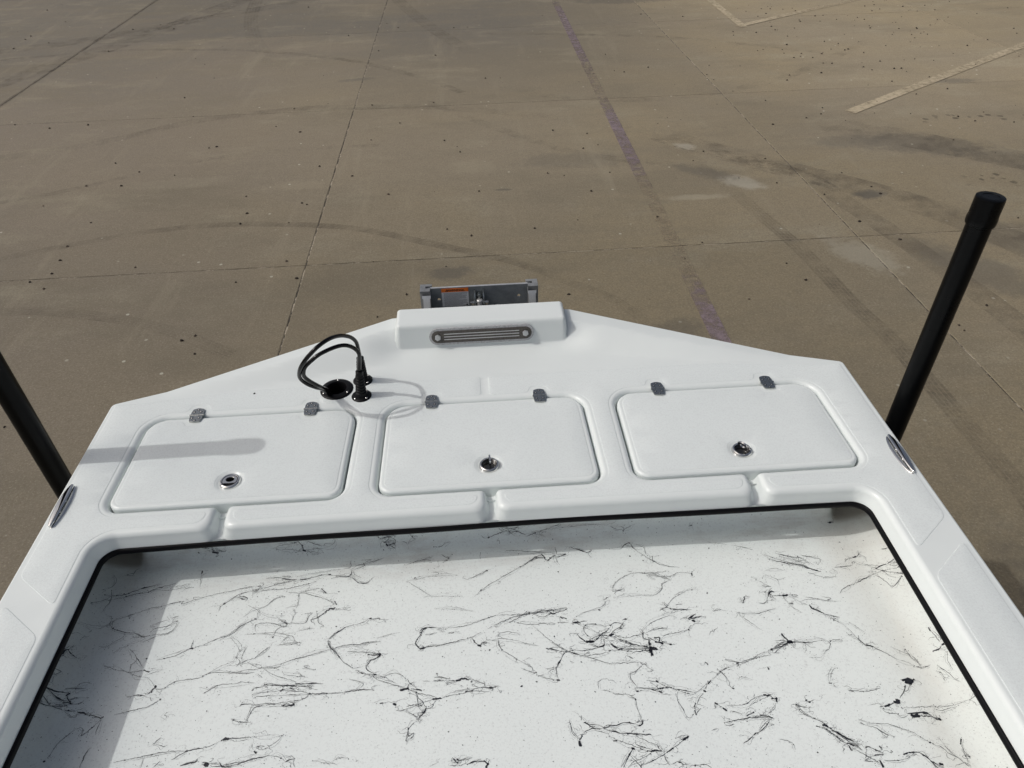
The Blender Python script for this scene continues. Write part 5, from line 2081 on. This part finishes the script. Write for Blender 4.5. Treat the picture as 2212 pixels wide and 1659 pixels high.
# actuator bracket: two lugs, cross bolt, top nut and rod
for s_ in (-1, 1):
    bm = bmesh.new()
    poly = [(-0.002, 0.046), (0.006, 0.046), (0.006, 0.036), (0.004, 0.016), (0.004, 0.000), (-0.014, -0.006), (-0.022, 0.004), (-0.020, 0.014), (-0.008, 0.030), (-0.004, 0.040)]
    vs_ = prism(bm, [(a, b) for a, b in poly], -0.0019, 0.0019)
    for v in vs_: v.co = Vector((s_ * 0.0135 - 0.001 + v.co.z, JY - 0.003 + v.co.x, v.co.y - 0.002))
    bm2 = bm
    J('bracket_lug', bm2, M_steel, angle=40)
bm = bmesh.new()
cyl(bm, (-0.030, JY - 0.016, 0.006), (0.027, JY - 0.016, 0.006), 0.0036, seg=14)
cyl(bm, (0.0175, JY - 0.016, 0.006), (0.0245, JY - 0.016, 0.006), 0.0082, seg=6)
cyl(bm, (-0.0245, JY - 0.016, 0.006), (-0.0175, JY - 0.016, 0.006), 0.0082, seg=6)
cyl(bm, (-0.0168, JY - 0.016, 0.006), (-0.0155, JY - 0.016, 0.006), 0.0090, seg=18)
J('cross_bolt', bm, M_screw)
bm = bmesh.new()
cyl(bm, (-0.0005, JY - 0.001, 0.030), (-0.0005, JY - 0.012, 0.030), 0.0085, seg=6)
lathe(bm, [(0.0062, 0), (0.0062, 0.006), (0.0045, 0.007), (0.0042, 0.001), (0, 0.001)], (0, 0, 0), 16, M=Matrix.Rotation(math.radians(90), 3, 'X'))
for v in bm.verts:
    if abs(v.co.y) < 0.02: v.co += Vector((-0.0005, JY - 0.012, 0.030))
J('socket_nut', bm, M_steel)
bm = bmesh.new()
cyl(bm, (0, JY - 0.018, 0.012), (0.001, JY - 0.030, -0.10), 0.0078, 0.0088, seg=20)
lathe(bm, [(0.0095, 0), (0.0098, 0.004), (0.008, 0.006), (0, 0.0065)], (0, JY - 0.0175, 0.011), 20)
J('actuator_rod', bm, M_alu)
bm = bmesh.new(); box(bm, (0.0545, JY - 0.010, -0.035), (0.013, 0.004, 0.05), 0.0006); cyl(bm, (0.0545, JY - 0.0126, -0.0135), (0.0545, JY - 0.0116, -0.0135), 0.0012, seg=8, mat=1)
J('sensor_tab', bm, [M_alu, M_ink])
# warning label
def text_mesh(s, size, name, parent, m_, loc, ext=0.0):
    cu = bpy.data.curves.new(name, 'FONT'); cu.body = s; cu.size = size; cu.align_x = 'CENTER'; cu.align_y = 'CENTER'; cu.offset = size * 0.02
    to = bpy.data.objects.new(name, cu); C.objects.link(to)
    dg = bpy.context.evaluated_depsgraph_get(); dg.update()
    me = bpy.data.meshes.new_from_object(to.evaluated_get(dg))
    bpy.data.objects.remove(to); me.name = name; me.materials.clear()
    o = link(name, me, m_, parent); o.location = loc; o.rotation_euler = (math.radians(90), 0, 0)
    return o
LX0, LX1, LZ1, LZ0 = -0.1165, -0.0335, 0.0505, -0.0135
lab = empty('warning_label', (0, 0, 0)); lab.parent = jack
bm = bmesh.new(); box(bm, ((LX0 + LX1) / 2, JY - 0.0006, (LZ0 + LZ1 - 0.0125) / 2), (LX1 - LX0, 0.0006, LZ1 - 0.0125 - LZ0)); J('label_sheet', bm, M_label, lab, smooth=False)
bm = bmesh.new(); box(bm, ((LX0 + LX1) / 2, JY - 0.0007, LZ1 - 0.0062), (LX1 - LX0, 0.0008, 0.0126)); J('label_header', bm, M_orange, lab, smooth=False)
text_mesh('WARNING', 0.0100, 'label_lettering', lab, M_ink, ((LX0 + LX1) / 2 - 0.001, -0.0014, LZ1 - 0.0064))
for s_ in (-1, 1):
    bm = bmesh.new(); cx_ = (LX0 + LX1) / 2 + s_ * 0.0255; cz_ = LZ1 - 0.0066
    a = [(0, 0.0042), (-0.0046, -0.0036), (0.0046, -0.0036)]; b = [(0, 0.0022), (-0.0027, -0.0025), (0.0027, -0.0025)]
    va = [bm.verts.new((cx_ + x, JY - 0.0014, cz_ + z)) for x, z in a]; vb = [bm.verts.new((cx_ + x, JY - 0.0014, cz_ + z)) for x, z in b]
    for q in range(3): bm.faces.new((va[q], va[(q + 1) % 3], vb[(q + 1) % 3], vb[q]))
    box(bm, (cx_, JY - 0.0014, cz_ + 0.0002), (0.0007, 0.0001, 0.0026)); box(bm, (cx_, JY - 0.0014, cz_ - 0.0018), (0.0007, 0.0001, 0.0007))
    J('hazard_triangle', bm, M_ink, lab, smooth=False)
bm = bmesh.new(); zl = LZ1 - 0.0160; li = 0
while zl > LZ0 + 0.002:
    x = LX0 + 0.006 + (0.0012 if li % 3 else 0); xe = LX1 - (rnd.choice((0.006, 0.010, 0.022, 0.032)) if li % 3 == 2 else rnd.uniform(0.005, 0.009))
    while x < xe:
        wd = rnd.uniform(0.0015, 0.0045); box(bm, (x + wd / 2, JY - 0.0011, zl), (wd, 0.0001, 0.00085)); x += wd + 0.0007
    zl -= 0.00285; li += 1
o = J('label_print', bm, M_ink, lab, smooth=False); o['kind'] = 'stuff'
bm = bmesh.new(); box(bm, (LX1 - 0.006, JY - 0.0012, LZ0 + 0.0045), (0.006, 0.0004, 0.0045), 0.0001); J('label_mark', bm, M_ink, lab, smooth=False)

# ------------------------------------------------------------------ trailer and its guide posts
trailer = empty('boat_trailer', (0, 0, GZ))
tag(trailer, 'dark metal trailer frame under the white boat', 'trailer')
M_tr = mat('galvanised_steel', (0.25, 0.25, 0.26), 0.5, 0.8)
for s_ in (-1, 1):
    bm = bmesh.new(); box(bm, (s_ * 0.62, -1.2, 0.20), (0.06, 5.0, 0.10), 0.004); obj('frame_rail', bm, M_tr, trailer)
    bm = bmesh.new(); box(bm, (s_ * 0.40, -1.0, 0.29), (0.09, 4.2, 0.05), 0.006); obj('bunk', bm, M_black, trailer)
for y in (1.25, 0.0, -2.0):
    bm = bmesh.new(); box(bm, (0, y, 0.21), (1.30, 0.05, 0.07), 0.004); obj('cross_member', bm, M_tr, trailer)
for s_ in (-1, 1):
    p = empty('guide_post', (s_ * 1.0605, 1.331 if s_ > 0 else 1.316, 0.0))
    zt = 0.560 if s_ > 0 else 0.552
    tag(p, ('tall black pipe with round end cap standing beside the right side deck' if s_ > 0 else 'black pipe beside the left side deck, its top outside the picture'), 'guide post', 'black trailer guide posts')
    bm = bmesh.new(); cyl(bm, (0, 0, -0.78), (0, 0, zt - 0.01), 0.0256, seg=48, caps=False); obj('pipe', bm, M_pipe, p)
    bm = bmesh.new(); lathe(bm, [(0.0257, zt - 0.062), (0.0292, zt - 0.060), (0.0299, zt - 0.056), (0.0299, zt - 0.046), (0.0288, zt - 0.041), (0.0288, zt - 0.006), (0.0281, zt - 0.001), (0.0262, zt), (0.0165, zt + 0.0003), (0.0160, zt - 0.0006), (0, zt - 0.0006)], (0, 0, 0), 48); obj('cap', bm, M_pipe, p)
    bm = bmesh.new(); box(bm, (-s_ * 0.21, 0, -0.78), (0.46, 0.045, 0.045), 0.004); obj('support_arm', bm, M_tr, p)
